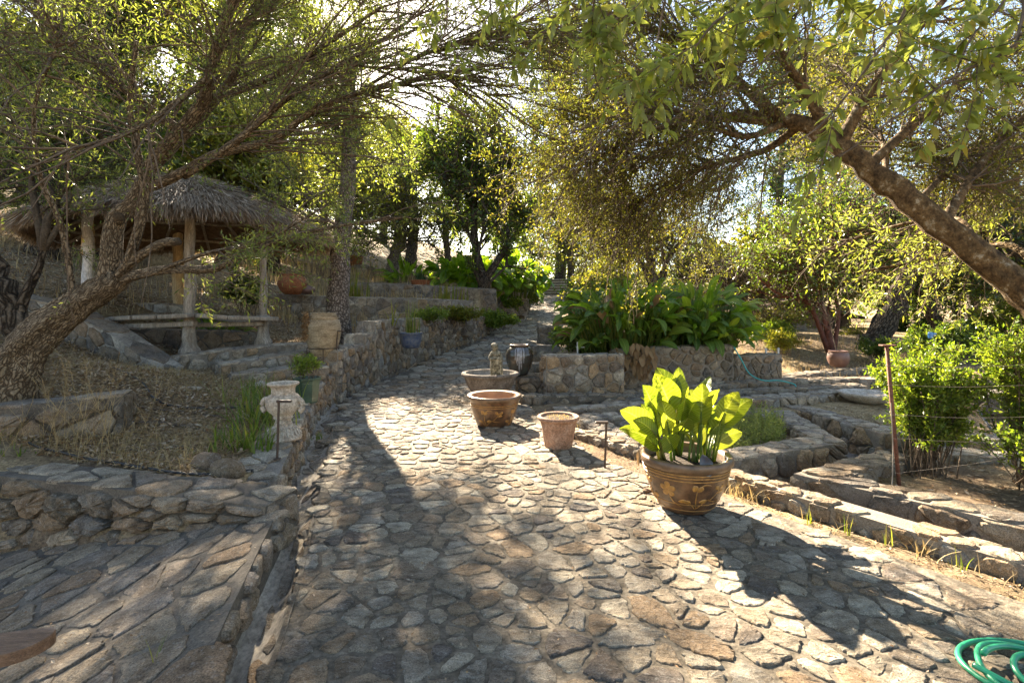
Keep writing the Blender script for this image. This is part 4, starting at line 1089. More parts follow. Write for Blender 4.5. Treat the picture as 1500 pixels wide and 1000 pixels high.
skin_fig('statue', 'small mossy cast stone statue of a child standing in the wide basin', J, E_, [r_ * sc_ * 1.35 for r_ in R_], M['statue'], 'statue', tuple(c + [.09, 0, .42]))

# tall dark urn with pale drips on its block
c = P(761, 545, 9.35); c[2] = .365
root = thing('glazed_urn', 'tall dark glazed urn with pale drips down its front, on a stone block', 'urn', tuple(c))
pr = [(.01, 0), (.13, 0), (.15, .02), (.2, .12), (.245, .26), (.255, .36), (.235, .45), (.18, .51), (.15, .525)]
mb = MB(); lathe(mb, pr, c, 44); obj('body', mb, M['darkglaze'], root, smooth=True)
mb = MB(); lathe(mb, [(.15, .52), (.18, .53), (.185, .55), (.17, .56), (.145, .55), (.135, .5), (.2, .4), (.001, .3)], c, 44); obj('rim', mb, M['glaze_rim'], root, smooth=True)
dm = MB()
for a, z1, w in ((-1.66, .1, .009), (-1.52, .02, .008), (-1.42, .16, .009), (-1.78, .2, .008), (-1.32, .24, .007), (-1.58, .05, .008), (-1.88, .3, .008), (-1.22, .33, .007), (-1.47, .12, .006), (-1.72, .28, .009)):
    zz = np.linspace(.515, z1, 14); rr = np.interp(zz, [p[1] for p in pr], [p[0] for p in pr]); aa = a + rng.normal(0, .008, 14).cumsum()
    for s_ in (1,):
        L_ = np.column_stack([c[0] + (rr + .003) * np.cos(aa - w / .25), c[1] + (rr + .003) * np.sin(aa - w / .25), c[2] + zz]); R__ = np.column_stack([c[0] + (rr + .003) * np.cos(aa + w / .25), c[1] + (rr + .003) * np.sin(aa + w / .25), c[2] + zz])
        Mi = np.column_stack([c[0] + (rr + .0045) * np.cos(aa), c[1] + (rr + .0045) * np.sin(aa), c[2] + zz])
        i = np.arange(13)[:, None]; dm.add(np.vstack([L_, Mi, R__]), np.vstack([i + [0, 1, 15, 14], i + [14, 15, 29, 28]]))
obj('glaze_drips', dm, M['drip'], root, smooth=True)

# white classical urn
c = P(415, 643, 5.02); c[2] = .315
root = thing('white_urn', 'cream classical urn with scrolled handles on the low wall', 'urn', tuple(c))
mb = MB(); lathe(mb, [(.01, 0), (.195, 0), (.2, .02), (.18, .045), (.165, .05), (.15, .09), (.105, .13), (.085, .17), (.085, .2), (.1, .21)], c, 44); obj('foot', mb, M['cream'], root, smooth=True)
mb = MB(); lathe(mb, [(.098, .205), (.105, .215), (.098, .225), (.12, .25), (.165, .29), (.185, .34), (.185, .4), (.155, .435), (.13, .445)], c, 44); obj('body', mb, M['cream'], root, smooth=True)
mb = MB(); lathe(mb, [(.13, .44), (.125, .46), (.125, .5), (.14, .525), (.165, .54), (.172, .55), (.165, .56), (.14, .556), (.115, .53), (.105, .4), (.001, .38)], c, 44); obj('neck', mb, M['cream'], root, smooth=True)
for sg in (-1, 1):
    mb = MB(); a = np.linspace(0, 4.6 * np.pi / 2, 26); rr = np.linspace(.075, .015, 26)
    tubes(mb, np.column_stack([c[0] + sg * (.165 + rr * np.cos(a - 1.2)), np.full(26, c[1] - .02), c[2] + .345 + rr * np.sin(a - 1.2)]), .03, .018, 8); obj('handle', mb, M['cream'], root, smooth=True)
mb = MB()
for k in range(22):
    a = k / 22 * 2 * np.pi; p = [[c[0] + r_ * math.cos(a), c[1] + r_ * math.sin(a), c[2] + z_] for r_, z_ in ((.19, .035), (.172, .06), (.152, .095), (.122, .12))]
    tubes(mb, spline(p, 6), .014, .008, 5)
obj('acanthus_relief', mb, M['cream'], root, smooth=True)
root.scale = (.87, .87, .98)

# green pot with plant
c = P(450, 590, 6.85); c[2] = .33
root = thing('green_pot', 'faceted dark green glazed pot behind the white urn', 'pot', tuple(c))
mb = MB(); lathe(mb, [(.01, 0), (.13, 0), (.14, .02), (.17, .3)], c, 8); obj('body', mb, M['greenglaze'], root)
mb = MB(); lathe(mb, [(.17, .3), (.19, .31), (.19, .335), (.165, .335), (.155, .3), (.001, .3)], c, 8); obj('rim', mb, M['greenglaze'], root)
shrub('feathery bright green plant spilling out of the green glazed pot', c + [0, 0, .5], (.3, .25, .17), 16, 3200, 'lf_bright', (.035, .012), 91, 'potted_herb', 'plant', base=c + [0, 0, .3], stemr=.004, tw=260)

# standing clay amphora in an iron stand
c = P(473, 520, 8.98); c[2] = .6
root = thing('clay_jar', 'tall pale banded clay jar leaning in a wire stand before the pine', 'jar', tuple(c))
pr = [(.01, .1), (.12, .11), (.18, .17), (.235, .27), (.28, .42), (.3, .56), (.297, .68), (.272, .77), (.24, .8), (.258, .812), (.258, .825), (.228, .838), (.24, .85), (.24, .86), (.208, .872), (.225, .9), (.215, .91), (.195, .9), (.17, .8), (.001, .6)]
mb = MB(); lathe(mb, pr, c, 44, wob=.008); obj('body', mb, M['amphora'], root, smooth=True)
mb = MB(); rr = np.random.default_rng(4)
ag = rr.uniform(1.9, 4.2, 500); zz = rr.uniform(.45, .9, 500)
C_ = np.column_stack([c[0] + .31 * np.cos(ag), c[1] + .31 * np.sin(ag), c[2] + zz]); leaves_quads(mb, C_, rvec(rr, 500), rvec(rr, 500), .06, .04); obj('clinging_leaves', mb, M['lf_dead'], root)
sr = thing('jar_stand', 'thin dark iron ring stand under the tall clay jar', 'stand', tuple(c))
mb = MB(); ring(mb, c, .262, .29, .008); obj('ring', mb, M['iron'], sr, smooth=True)
for k in range(4):
    a = k * np.pi / 2 - 1.2; mb = MB(); tubes(mb, [[c[0] + .262 * math.cos(a), c[1] + .262 * math.sin(a), c[2] + .29], [c[0] + .25 * math.cos(a), c[1] + .25 * math.sin(a), c[2] - .04]], .008, .008, 6); obj('leg', mb, M['iron'], sr)

def simple_jar(label, px, py, Y, prof_, mat, cat='jar', name='clay_jar', lip=None):
    c = P(px, py, Y); root = thing(name, label, cat, tuple(c))
    k = len(prof_) - 3
    mb = MB(); lathe(mb, prof_[:k + 1], c, 32); obj('body', mb, M[mat], root, smooth=True)
    mb = MB(); lathe(mb, prof_[k:], c, 32); obj('rim', mb, M[lip or mat], root, smooth=True); return c
simple_jar('big orange terracotta jar on the lower terrace wall', 428, 431, 15.4, [(.01, 0), (.22, 0), (.34, .12), (.42, .3), (.38, .48), (.27, .56), (.29, .6), (.24, .6), (.2, .5)], 'terra_red')
simple_jar('low round grey jar lying beside the orange terracotta jar', 450, 431, 15.6, [(.01, 0), (.15, 0), (.24, .1), (.22, .2), (.12, .27), (.13, .29), (.1, .29), (.08, .2)], 'brownpot')
c = simple_jar('terracotta bowl of a spiky succulent on the second terrace wall', 616, 421, 19.4, [(.01, 0), (.2, 0), (.33, .12), (.36, .24), (.38, .27), (.33, .28), (.3, .22)], 'terra_red', 'pot', 'terracotta_bowl')
mb = MB(); rr = np.random.default_rng(6); grass_blades(mb, c + np.column_stack([rr.normal(0, .08, 60), rr.normal(0, .08, 60), np.full(60, .24)]), rr, (.3, .5), .04, .9); obj('succulent', mb, M['lf_dark'], loc=c + [0, 0, .2], label='dark spiky succulent in the small terracotta bowl', cat='plant')
simple_jar('wide terracotta bowl on the highest terrace beside the pine trunk', 516, 390, 24.1, [(.01, 0), (.34, 0), (.46, .2), (.5, .42), (.53, .46), (.47, .47), (.42, .38)], 'terra_red', 'pot', 'terracotta_bowl')
c = simple_jar('blue and white glazed pot in the notch of the path wall', 602, 489, 11.65, [(.01, -.32), (.16, -.32), (.2, -.28), (.24, -.12), (.25, 0), (.265, .01), (.26, .035), (.22, .03), (.2, -.05)], 'blueglaze', 'pot', 'glazed_pot')
mb = MB(); grass_blades(mb, c + np.column_stack([rr.normal(0, .06, 50), rr.normal(0, .06, 50), np.full(50, -.06)]), rr, (.4, .95), .022, .25); obj('tall_rush', mb, M['grass'], loc=c, label='tall upright green rushes growing in the blue glazed pot', cat='plant')
c = simple_jar('round red brown pot standing on the long low wall under the trees', 1228, 537, 11.9, [(.01, 0), (.15, 0), (.2, .08), (.235, .2), (.22, .31), (.19, .35), (.21, .37), (.18, .38), (.16, .33)], 'brownpot', 'pot', 'brown_pot')
simple_jar('small dark jar half hidden by shrubs above the entry blocks', 838, 460, 20, [(.01, 0), (.16, 0), (.26, .2), (.27, .4), (.2, .52), (.22, .55), (.18, .56), (.16, .5)], 'brownpot')
# stone bowl / bird bath on the right
c = P(1268, 607, 8.6); c[2] = -.2
root = thing('stone_bird_bath', 'shallow pale stone bowl on a squat pedestal beyond the planter walls', 'bird bath', tuple(c))
mb = MB(); lathe(mb, [(.01, 0), (.2, 0), (.2, .05), (.13, .1), (.12, .18), (.16, .2)], c, 24); obj('pedestal', mb, M['bowl_grey'], root, smooth=True)
mb = MB(); lathe(mb, [(.14, .19), (.3, .25), (.4, .34), (.41, .37), (.38, .38), (.33, .33), (.001, .29)], c, 36, wob=.01); obj('bowl', mb, M['cream'], root, smooth=True)

# path hooks: iron stakes with a short arm
def hook(label, px, py, Y, h, z, d=1):
    c = P(px, py, Y); c[2] = z; root = thing('path_light', label, 'path light', tuple(c))
    mb = MB(); tubes(mb, [c, c + [.015, 0, h]], .011, .011, 8); obj('stake', mb, M['iron'], root)
    mb = MB(); box(mb, c + [.015 + d * .045, 0, h + .004], (.13, .035, .022), bev=.006); obj('lamp_arm', mb, M['iron'], root)
    mb = MB(); lathe(mb, [(.001, -.012), (.03, -.01), (.03, .0), (.001, .004)], c, 10); obj('foot_plate', mb, M['iron'], root)
hook('dark iron path light with a short arm in front of the white urn', 406, 667, 4.45, .49, .29)
hook('dark iron path light stake beside the tall clay jar', 493, 539, 8.9, .33, .85)
hook('dark iron path light at the kerb right of the terracotta pot', 886, 683, 5.1, .45, .0, -1)

# ---- green hose lying in loops, right corner
hz = MB(); cc = P(1478, 985, 2.15)
z0 = .035
pts = []
cx, cy = 2.23, 2.16
a = np.linspace(0, 2 * np.pi * 2.4, 110)
for t in a:
    k = t / (2 * np.pi); pts.append([cx + (.27 - .03 * k) * math.cos(t) + .02 * math.sin(2.3 * t), cy + (.24 - .035 * k) * math.sin(t) * (1 + .08 * math.sin(t * .7)), .026 + .02 * k + .012 * math.sin(1.6 * t + k)])
tubes(hz, np.array(pts), .0125, .0125, 10)
for r_, zz, ph in ((.13, .05, 1.0), (.08, .07, 2.4)):
    a = np.linspace(ph, ph + 5.2, 30); tubes(hz, np.column_stack([cx + .03 + r_ * np.cos(a), cy - .03 + r_ * .9 * np.sin(a), zz + .03 * np.sin(a)]), .0125, .0125, 10)
tubes(hz, spline([(cx - .24, cy + .05, .06), (cx - .17, cy - .08, .05), (cx - .05, cy - .22, .022), (cx + .1, cy - .5, .02), (cx + .3, cy - .9, .02)], 30), .0125, .0125, 10)
obj('garden_hose', hz, M['hose_green'], loc=(cx, cy, 0), smooth=True, label='coiled green garden hose lying on the path, bottom right', cat='hose')
hz = MB(); tubes(hz, spline([P(1075, 508, 9.55), P(1085, 525, 9.45), P(1098, 547, 9.35), P(1118, 557, 9.3), P(1140, 557, 9.3), P(1162, 562, 9.25), P(1166, 566, 9.2)], 40), .013, .013, 6)
obj('teal_hose', hz, M['hose_teal'], loc=P(1098, 547, 9.35), smooth=True, label='thin teal hose draped over the grey rubble wall', cat='hose')
def line_on_ground(pts, r_, mat, label, name, cat='pipe', lift=.02):
    q = spline([(x, y, 0) for x, y in pts], 50); q[:, 2] = hgt(q[:, 0], q[:, 1]) + lift
    m = MB(); tubes(m, q, r_, r_, 6); obj(name, m, M[mat], loc=q[0], smooth=True, label=label, cat=cat)
line_on_ground([(-4.2, 4.45), (-3.6, 4.3), (-3.0, 4.12), (-2.4, 4.0), (-2.0, 4.35), (-2.3, 4.9)], .011, 'hose_black', 'black irrigation line along the top of the front wall', 'irrigation_line')
line_on_ground([(-5.2, 6.6), (-4.4, 6.1), (-3.9, 5.7), (-3.2, 5.9), (-2.9, 6.4)], .012, 'hose_black', 'black irrigation line crossing the leafy slope', 'irrigation_line')
# wooden chair arm, bottom-left
ch = thing('wooden_armchair', 'brown wooden armchair with only its rounded arm end in view, bottom left', 'chair', (-1.75, .9, -.05))
az = .775
def slab(name, pts, z, th):
    p = np.array(pts); k = len(p); m = MB(); cen = p.mean(0); q = cen + (p - cen) * .985
    V = np.vstack([np.column_stack([q, np.full(k, z)]), np.column_stack([p, np.full(k, z - .004)]), np.column_stack([p, np.full(k, z - th)])])
    i = np.arange(k); j = (i + 1) % k
    m.add(V, np.concatenate([np.stack([i + k, j + k, j, i], 1), np.stack([i + 2 * k, j + 2 * k, j + k, i + k], 1)]))
    m.lv.append(np.arange(k)); m.ls.append(np.array([k])); m.mi.append(np.array([0])); m.uv.append(np.zeros((k, 2)))
    m.lv.append(np.arange(k)[::-1] + 2 * k); m.ls.append(np.array([k])); m.mi.append(np.array([0])); m.uv.append(np.zeros((k, 2)))
    return obj(name, m, M['armwood'], ch)
a = np.linspace(-np.pi / 2, np.pi / 2, 14)
ar = [(-1.21 + .045 * math.cos(t), 1.27 + .055 * math.sin(t)) for t in a]
ar = [(-1.75, 1.02)] + [(x + (y - 1.27) * .3, y) for x, y in ar] + [(-1.85, 1.16)]
slab('arm', ar, az, .03)
slab('arm', [(x + .05, y - .58) for x, y in ar], az, .03)
slab('seat', [(-2.0, 1.0), (-1.5, 1.1), (-1.45, .55), (-2.0, .55)], .42, .03)
for x, y in ((-1.62, 1.1), (-1.55, .55), (-2.0, 1.05), (-2.0, .55)):
    m = MB(); box(m, (x, y, (az - .03 + patio_z(x, y)) / 2), (.045, .045, az - .03 - float(patio_z(x, y))), bev=.005); obj('leg', m, M['armwood'], ch)
# ---------------------------------------------------------------- gazebo with thatched roof
gc = np.array([-6.55, 10.4, .8])
gz_ = thing('thatched_gazebo', 'round thatched gazebo on rough timber posts with a plank rail, upper left', 'gazebo', tuple(gc))
def roofpt(a, t, lift=0):
    """a angle, t 0 apex .. 1 eave"""
    R = 2.6 * t * (1 + .03 * math.sin(3 * a)); z = 4.28 - .85 * t - .32 * t ** 2.4 + (.14 * max(0, math.cos(a + 1.45)) - .12 * max(0, math.cos(a + 2.45)) + .03 * math.sin(7 * a)) * t + lift
    return np.array([gc[0] + R * math.cos(a), gc[1] + R * math.sin(a), z])
rc = MB(); A_ = np.linspace(0, 2 * np.pi, 49)[:-1]; T_ = np.linspace(.02, 1, 9)
for lift, mi in ((-.0, 0), (-.16, 0)):
    V = np.array([[roofpt(a, t * (.98), lift) for a in A_] for t in T_]); idx = np.arange(V.shape[0] * 48).reshape(-1, 48)
    q = np.stack([idx[:-1], np.roll(idx[:-1], -1, 1), np.roll(idx[1:], -1, 1), idx[1:]], -1).reshape(-1, 4); rc.add(V.reshape(-1, 3), q if lift else q[:, ::-1], mi)
obj('roof_underlayer', rc, M['thatch_core'], gz_, smooth=True)
th = MB(); rng = np.random.default_rng(61)
n = 27000
a = rng.uniform(0, 2 * np.pi, n); t = np.sqrt(rng.uniform(0, 1, n)) * .99
t[:4200] = rng.uniform(.9, 1.0, 4200)
C_ = np.array([roofpt(x, y, .03 + rng.uniform(-.02, .035)) for x, y in zip(a, t)]); C_[:4200, 2] -= rng.uniform(0, .08, 4200)
D_ = np.array([roofpt(x, min(1.05, y + .06)) - roofpt(x, y) for x, y in zip(a, t)]); D_ = norm(D_) + rng.normal(0, .13, (n, 3)); D_[:4200] += [0, 0, -.45]
L_ = rng.uniform(.18, .42, n); leaves_quad1(th, C_, D_, norm(rvec(rng, n) + [0, 0, 1.5]), L_, rng.uniform(.006, .02, n))
# loose tuft round the eave and untidy apex
n = 15000; a = rng.uniform(0, 2 * np.pi, n); C_ = np.array([roofpt(x, .985, -rng.uniform(0, .14)) for x in a])
out = np.column_stack([np.cos(a), np.sin(a), np.zeros(n)]); D_ = out * .5 + np.array([0, 0, -.8]) + rng.normal(0, .2, (n, 3)) + out * np.sin(a * 7)[:, None] * .15
leaves_quad1(th, C_, D_, rvec(rng, n), rng.uniform(.08, .22, n), rng.uniform(.005, .014, n))
obj('thatch', th, M['thatch'], gz_)
rf = MB()
for k in range(16):
    a = k / 16 * 2 * np.pi; tubes(rf, [roofpt(a, .05, -.2), roofpt(a, .5, -.22), roofpt(a, .95, -.2)], .035, .03, 6)
for t in (.55, .8): tubes(rf, [roofpt(a, t, -.25) for a in np.linspace(0, 2 * np.pi, 33)], .03, .03, 6, cap=False)
obj('rafters', rf, M['timber'], gz_)
def post(px, pyb, Y, top, mat, r_=(.085, .07), foot=None, label=None):
    b = P(px, pyb, Y); m = MB(); k = np.linspace(0, 1, 12); pr_ = r_[0] + (r_[1] - r_[0]) * k + .008 * np.sin(k * 17 + px)
    p = np.array([b + (np.array([b[0] + .02 * math.sin(px), b[1], top]) - b) * t_ for t_ in k]); p[1:-1, :2] += np.random.default_rng(int(px)).normal(0, .008, (10, 2))
    tubes(m, p, 1, 1, 10, prof=pr_); o = obj('post', m, M[mat], gz_, smooth=True)
    if label: o['label'] = label
    if foot:
        m = MB(); lathe(m, [(.01, -.1), (foot * 1.15, -.1), (foot * 1.1, 0), (foot * .8, .07), (foot * .7, .2), (foot * .62, .38), (foot * .85, .48), (.02, .5)], b, 14, wob=.05); obj('post_foot', m, M['timber'], gz_, smooth=True)
    return b
post(277, 512, 8.9, 3.3, 'timber', (.1, .075), .15)
post(385, 499, 9.7, 3.3, 'timber', (.07, .06), .14)
post(129, 460, 9.3, 3.35, 'palewood', (.1, .085), label='pale whitewashed post on the left')
post(128, 372, 9.32, 3.3, 'tanwood', (.1, .09))
post(262, 462, 12.0, 3.4, 'tanwood', (.11, .1))
post(258, 440, 12.3, 3.4, 'tanwood', (.09, .08))
# rail of heavy planks between the posts
def plank(p0, p1, w, h, mat='timber', name='rail_plank'):
    p0, p1 = np.array(p0), np.array(p1); d = p1 - p0; L = np.linalg.norm(d); m = MB()
    box(m, (p0 + p1) / 2, (L, w, h), math.atan2(d[1], d[0]), bev=.015, tilt=('Y', -math.asin(d[2] / L))); obj(name, m, M[mat], gz_)
q = [P(140, 471, 9.0), P(172, 467, 9.1), P(205, 465, 8.9), P(240, 464, 8.8), P(285, 462, 8.75), P(330, 465, 9.1), P(370, 466, 9.4), P(408, 467, 9.6)]
for i in range(len(q) - 1): plank(q[i] + (q[i + 1] - q[i]) * .01, q[i + 1] - (q[i + 1] - q[i]) * .01, .34, .075)
plank(P(165, 479, 9.0), P(286, 474, 8.8), .12, .09, name='rail_beam'); plank(P(270, 476, 9.0), P(385, 474, 9.5), .1, .08, name='rail_beam')
plank(P(385, 474, 9.6), P(262, 458, 12), .12, .09, name='rail_beam'); plank(P(140, 470, 9.2), P(262, 458, 12), .12, .09, name='rail_beam')

# ---------------------------------------------------------------- near olive, left
rng = np.random.default_rng(101)
root = thing('olive_tree', 'leaning old olive tree at the left whose bare limbs arch over the gazebo', 'olive tree', (-4.85, 5.0, .6))
tr = MB()
def limb(pts, r0, r1, n=26, sides=12, rough=.03, mb=tr):
    p = spline(np.array([P(*q) for q in pts]), n); p[1:-1] += rng.normal(0, r0 * rough, p[1:-1].shape)
    tt = np.linspace(0, 1, n); tubes(mb, p, 1, 1, sides, prof=r0 + (r1 - r0) * tt + r0 * .02 * rng.normal(size=n), ridge=.14); return p
base = spline([P(-20, 640, 5.0), P(15, 560, 5.0), P(50, 500, 5.0), P(110, 450, 5.0), P(160, 418, 5.0), P(178, 405, 5.02)], 44)
base[1:-1] += rng.normal(0, .003, base[1:-1].shape)
tubes(tr, base, 1, 1, 28, prof=np.interp(np.linspace(0, 1, 44), [0, .15, .35, .6, .85, 1], [.4, .26, .175, .14, .12, .1]) * (1 + .015 * rng.normal(size=44)), ridge=.25)
A1 = limb([(160, 425, 5.0), (163, 380, 5.0), (170, 325, 5.0), (195, 300, 5.05), (213, 265, 5.1)], .1, .075)
A2 = limb([(210, 275, 5.1), (225, 235, 5.1), (262, 195, 5.0), (300, 145, 4.9), (312, 95, 4.8), (325, 45, 4.7), (345, -10, 4.6), (365, -90, 4.5)], .07, .035)
A3 = limb([(218, 250, 5.1), (255, 215, 5.2), (300, 165, 5.3), (345, 105, 5.3), (350, 55, 5.3), (385, 5, 5.3), (420, -60, 5.2)], .05, .028)
A4 = limb([(213, 275, 5.1), (250, 262, 5.0), (320, 225, 4.9), (400, 205, 4.8), (450, 168, 4.7), (520, 138, 4.6), (600, 120, 4.5)], .055, .016)
A5 = limb([(270, 258, 5.0), (350, 205, 4.8), (420, 145, 4.6), (500, 95, 4.5), (590, 40, 4.4)], .035, .012)
A6 = limb([(330, 140, 5.2), (400, 112, 5.0), (470, 70, 4.8), (560, 10, 4.6)], .04, .014)
A7 = limb([(165, 415, 5.0), (190, 385, 4.9), (235, 358, 4.8), (262, 354, 4.75)], .05, .035)
A8 = limb([(175, 412, 5.0), (205, 402, 4.9), (240, 396, 4.8), (290, 395, 4.7), (318, 392, 4.65), (370, 368, 4.6), (430, 345, 4.5), (500, 330, 4.45), (590, 318, 4.4)], .05, .012)
A9 = limb([(180, 408, 5.0), (198, 350, 4.8), (212, 290, 4.75), (205, 240, 4.7), (190, 160, 4.6), (200, 60, 4.4)], .05, .02)
A10 = limb([(108, 448, 4.95), (100, 380, 4.9), (86, 320, 4.8), (60, 262, 4.7), (50, 160, 4.5), (90, 50, 4.3)], .03, .014)
A11 = limb([(210, 405, 4.85), (300, 372, 4.6), (380, 355, 4.5), (480, 300, 4.4)], .022, .008)
A12 = limb([(310, 110, 4.8), (260, 150, 4.6), (200, 190, 4.4), (120, 215, 4.3), (60, 230, 4.2)], .03, .01)
A14 = limb([(520, 138, 4.6), (600, 90, 4.5), (680, 60, 4.5), (760, 45, 4.6)], .016, .005)
A15 = limb([(500, 95, 4.5), (560, 100, 4.6), (640, 110, 4.8), (720, 140, 5.0)], .014, .005)
A16 = limb([(380, 20, 5.3), (460, -30, 5.2), (560, -60, 5.0), (680, -50, 4.9)], .03, .01)
A13 = limb([(260, 190, 5.0), (180, 130, 4.8), (100, 60, 4.7), (30, -20, 4.6)], .045, .02)
tubes(tr, np.array([P(172, 326, 5.0), P(174, 318, 4.85)]), .05, .048, 9); tubes(tr, np.array([P(218, 262, 5.08), P(222, 258, 4.98)]), .035, .032, 9)
obj('trunk', tr, M['bark_olive'], root, smooth=True, uv=True)
LB = np.array([spline(x, 10) for x in (A2, A3, A4, A5, A6, A9, A10, A12, A13, A11, A8, A14, A15, A16)])
long_ = LB[[0, 1, 2, 3, 4, 7, 8, 11, 12, 13, 13, 11, 12]]
br = MB()
# long arching wands sweeping to the right, and drooping ones on the left
w1 = grow(long_, 210, (.7, 1.7), rng, (.2, .7), 7, (.35, -.0, .05), .1, (.2, 1), droop=.04)
w2 = grow(LB[[5, 6, 7, 8, 0]], 120, (.6, 1.4), rng, (.4, 1.2), 7, (-.3, 0, -.05), .14, (.2, 1), droop=.1)
w3 = grow(LB[[9, 10]], 26, (.4, .9), rng, (.2, .8), 6, (.1, 0, .0), .12, (.3, 1), droop=.1)
w2 = w2[w2[:, :, 2].min(1) > 2.75]
W = np.concatenate([w1, w2]); tubes(br, W, .011, .003, 4)
tubes(br, w3, .006, .002, 4)
W3 = np.array([spline(x, 7) for x in w3])
t1 = grow(W, 5600, (.2, .6), rng, (.3, 1.1), 4, (.05, 0, 0), .15, (.05, 1), droop=.08); zz_ = t1[:, -1, 2]; t1 = t1[rng.random(len(t1)) < np.interp(zz_, [2.0, 2.6, 3.1, 3.6], [.04, .15, .5, 1])]
tubes(br, t1, .0028, .0012, 3)
t2 = grow(W3, 260, (.15, .35), rng, (.3, 1.1), 4, (0, 0, 0), .15, (.1, 1), droop=.1); tubes(br, t2, .0025, .0012, 3)
obj('branches', br, M['twig'], root, smooth=True)
lb = MB()
foliage(lb, t1, 42000, rng, .045, .0105, .8, .1, False, .02); foliage(lb, t2, 2600, rng, .055, .011, .8, .1, False, .02)
obj('crown', lb, M['lf_olive'], root)

# second dark trunk at the left edge
tree('dark gnarled trunk rising at the far left edge beside the leaning olive', [P(18, 560, 5.9), P(28, 500, 5.9), P(12, 440, 5.9), P(-10, 390, 5.9), P(-40, 330, 5.8)], (.15, .09),
     [(P(60, 160, 6.2), (1.3, 1.0, 1.3), 1), (P(-60, 100, 6.0), (1.2, 1, 1.2), 1)], 8, 90, 1500, 11000, 'lf_olive', 'bark_dark', (.06, .013), 102, tw_len=(.2, .5), sub_len=(.4, 1.1), droop=.1, name='olive_tree', cat='olive tree',
     forks=[([P(22, 490, 5.9), P(34, 440, 5.9), P(55, 395, 5.9), P(72, 340, 5.9)], (.07, .03))], twr=.003)

# ---------------------------------------------------------------- near olive, right
rng = np.random.default_rng(202)
root = thing('olive_tree', 'big leaning olive whose lichen covered trunk crosses the upper right corner', 'olive tree', (5.3, 3.3, -.1))
tr = MB()
p0 = spline([(5.5, 3.2, -.5), (5.3, 3.3, .2), (4.7, 3.45, 1.1), P(1560, 480, 3.7), P(1490, 420, 3.8), P(1400, 345, 3.95), P(1330, 295, 4.05), P(1270, 245, 4.15), P(1215, 205, 4.25), P(1165, 180, 4.35), P(1120, 170, 4.5), P(1080, 165, 4.7)], 50)
p0[1:-1] += rng.normal(0, .01, p0[1:-1].shape)
tubes(tr, p0, 1, 1, 28, prof=np.interp(np.linspace(0, 1, 50), [0, .1, .3, .6, .85, 1], [.26, .15, .107, .09, .06, .028]) * (1 + .04 * rng.normal(size=50)), ridge=.14)
B = [limb(x, a, b, mb=tr) for x, a, b in (
    ([(1215, 208, 4.25), (1190, 150, 4.2), (1150, 90, 4.1), (1120, 20, 4.0), (1090, -60, 3.9)], .05, .02),
    ([(1130, 175, 4.45), (1060, 172, 4.6), (990, 182, 4.8), (920, 205, 5.0), (860, 245, 5.2)], .05, .015),
    ([(1140, 172, 4.4), (1080, 120, 4.5), (1010, 70, 4.6), (920, 30, 4.7), (840, 10, 4.8)], .05, .015),
    ([(1170, 185, 4.35), (1120, 220, 4.6), (1050, 240, 4.9), (990, 262, 5.2), (930, 300, 5.4)], .035, .012),
    ([(1230, 215, 4.2), (1270, 140, 4.1), (1330, 60, 4.0), (1400, -20, 3.9)], .05, .02),
    ([(1270, 245, 4.15), (1330, 190, 4.3), (1400, 130, 4.5), (1480, 80, 4.6), (1560, 40, 4.7)], .04, .015),
    ([(1380, 330, 4.0), (1430, 250, 4.3), (1480, 190, 4.6), (1550, 140, 4.9)], .04, .015),
    ([(1440, 380, 3.9), (1410, 325, 4.4), (1360, 322, 4.8), (1280, 340, 5.2), (1200, 370, 5.5)], .028, .01),
    ([(1560, 470, 3.7), (1500, 370, 4.4), (1440, 360, 5.0), (1360, 380, 5.4), (1250, 400, 5.6)], .035, .01),
    ([(1150, 180, 4.4), (1090, 200, 4.2), (1010, 170, 4.1), (930, 140, 4.1)], .03, .01),
    ([(1060, 172, 4.6), (1000, 210, 5.0), (930, 250, 5.4), (890, 300, 5.6)], .022, .008),
    ([(1000, 180, 4.8), (930, 170, 5.2), (870, 180, 5.5), (835, 240, 5.7)], .022, .008),
    ([(1100, 165, 4.6), (1060, 120, 5.0), (980, 110, 5.3), (900, 100, 5.6)], .022, .008),
    ([(1300, 270, 4.1), (1290, 200, 4.8), (1260, 160, 5.4), (1220, 110, 6.0)], .025, .008),
    ([(1340, 300, 4.05), (1400, 240, 4.8), (1440, 220, 5.5), (1500, 230, 6.2)], .025, .008))]
obj('trunk', tr, M['bark_lichen'], root, smooth=True, uv=True)
br = MB(); LB = np.array([spline(x, 10) for x in B])
c1 = grow(LB[[0, 1, 2, 3, 9, 10, 11, 12]], 420, (.4, 1.2), rng, (.4, 1.3), 6, (-.1, .15, .05), .15, (.2, 1), droop=.07)
c2 = grow(LB[[4, 5, 6, 13, 14]], 260, (.4, 1.2), rng, (.4, 1.3), 6, (.15, .1, .0), .15, (.2, 1), droop=.05)
c3 = grow(LB[[7, 8]], 60, (.3, .8), rng, (.4, 1.3), 6, (-.1, .0, -.05), .15, (.3, 1), droop=.05)
W = np.concatenate([c1, c2]); tubes(br, W, .009, .003, 4); tubes(br, c3, .008, .003, 4)
t1 = grow(W, 13000, (.15, .5), rng, (.3, 1.3), 4, (-.05, 0, -.08), .2, (.05, 1), droop=.1); tubes(br, t1, .003, .0012, 3)
t3 = grow(c3, 420, (.15, .35), rng, (.3, 1.3), 4, (-.05, 0, 0), .15, (.1, 1), droop=.05); tubes(br, t3, .003, .0012, 3)
obj('branches', br, M['twig'], root, smooth=True)
lb = MB(); foliage(lb, t1, 125000, rng, .036, .0135, 1.0, .0, False, .03); obj('inner_crown', lb, M['lf_brown'], root)
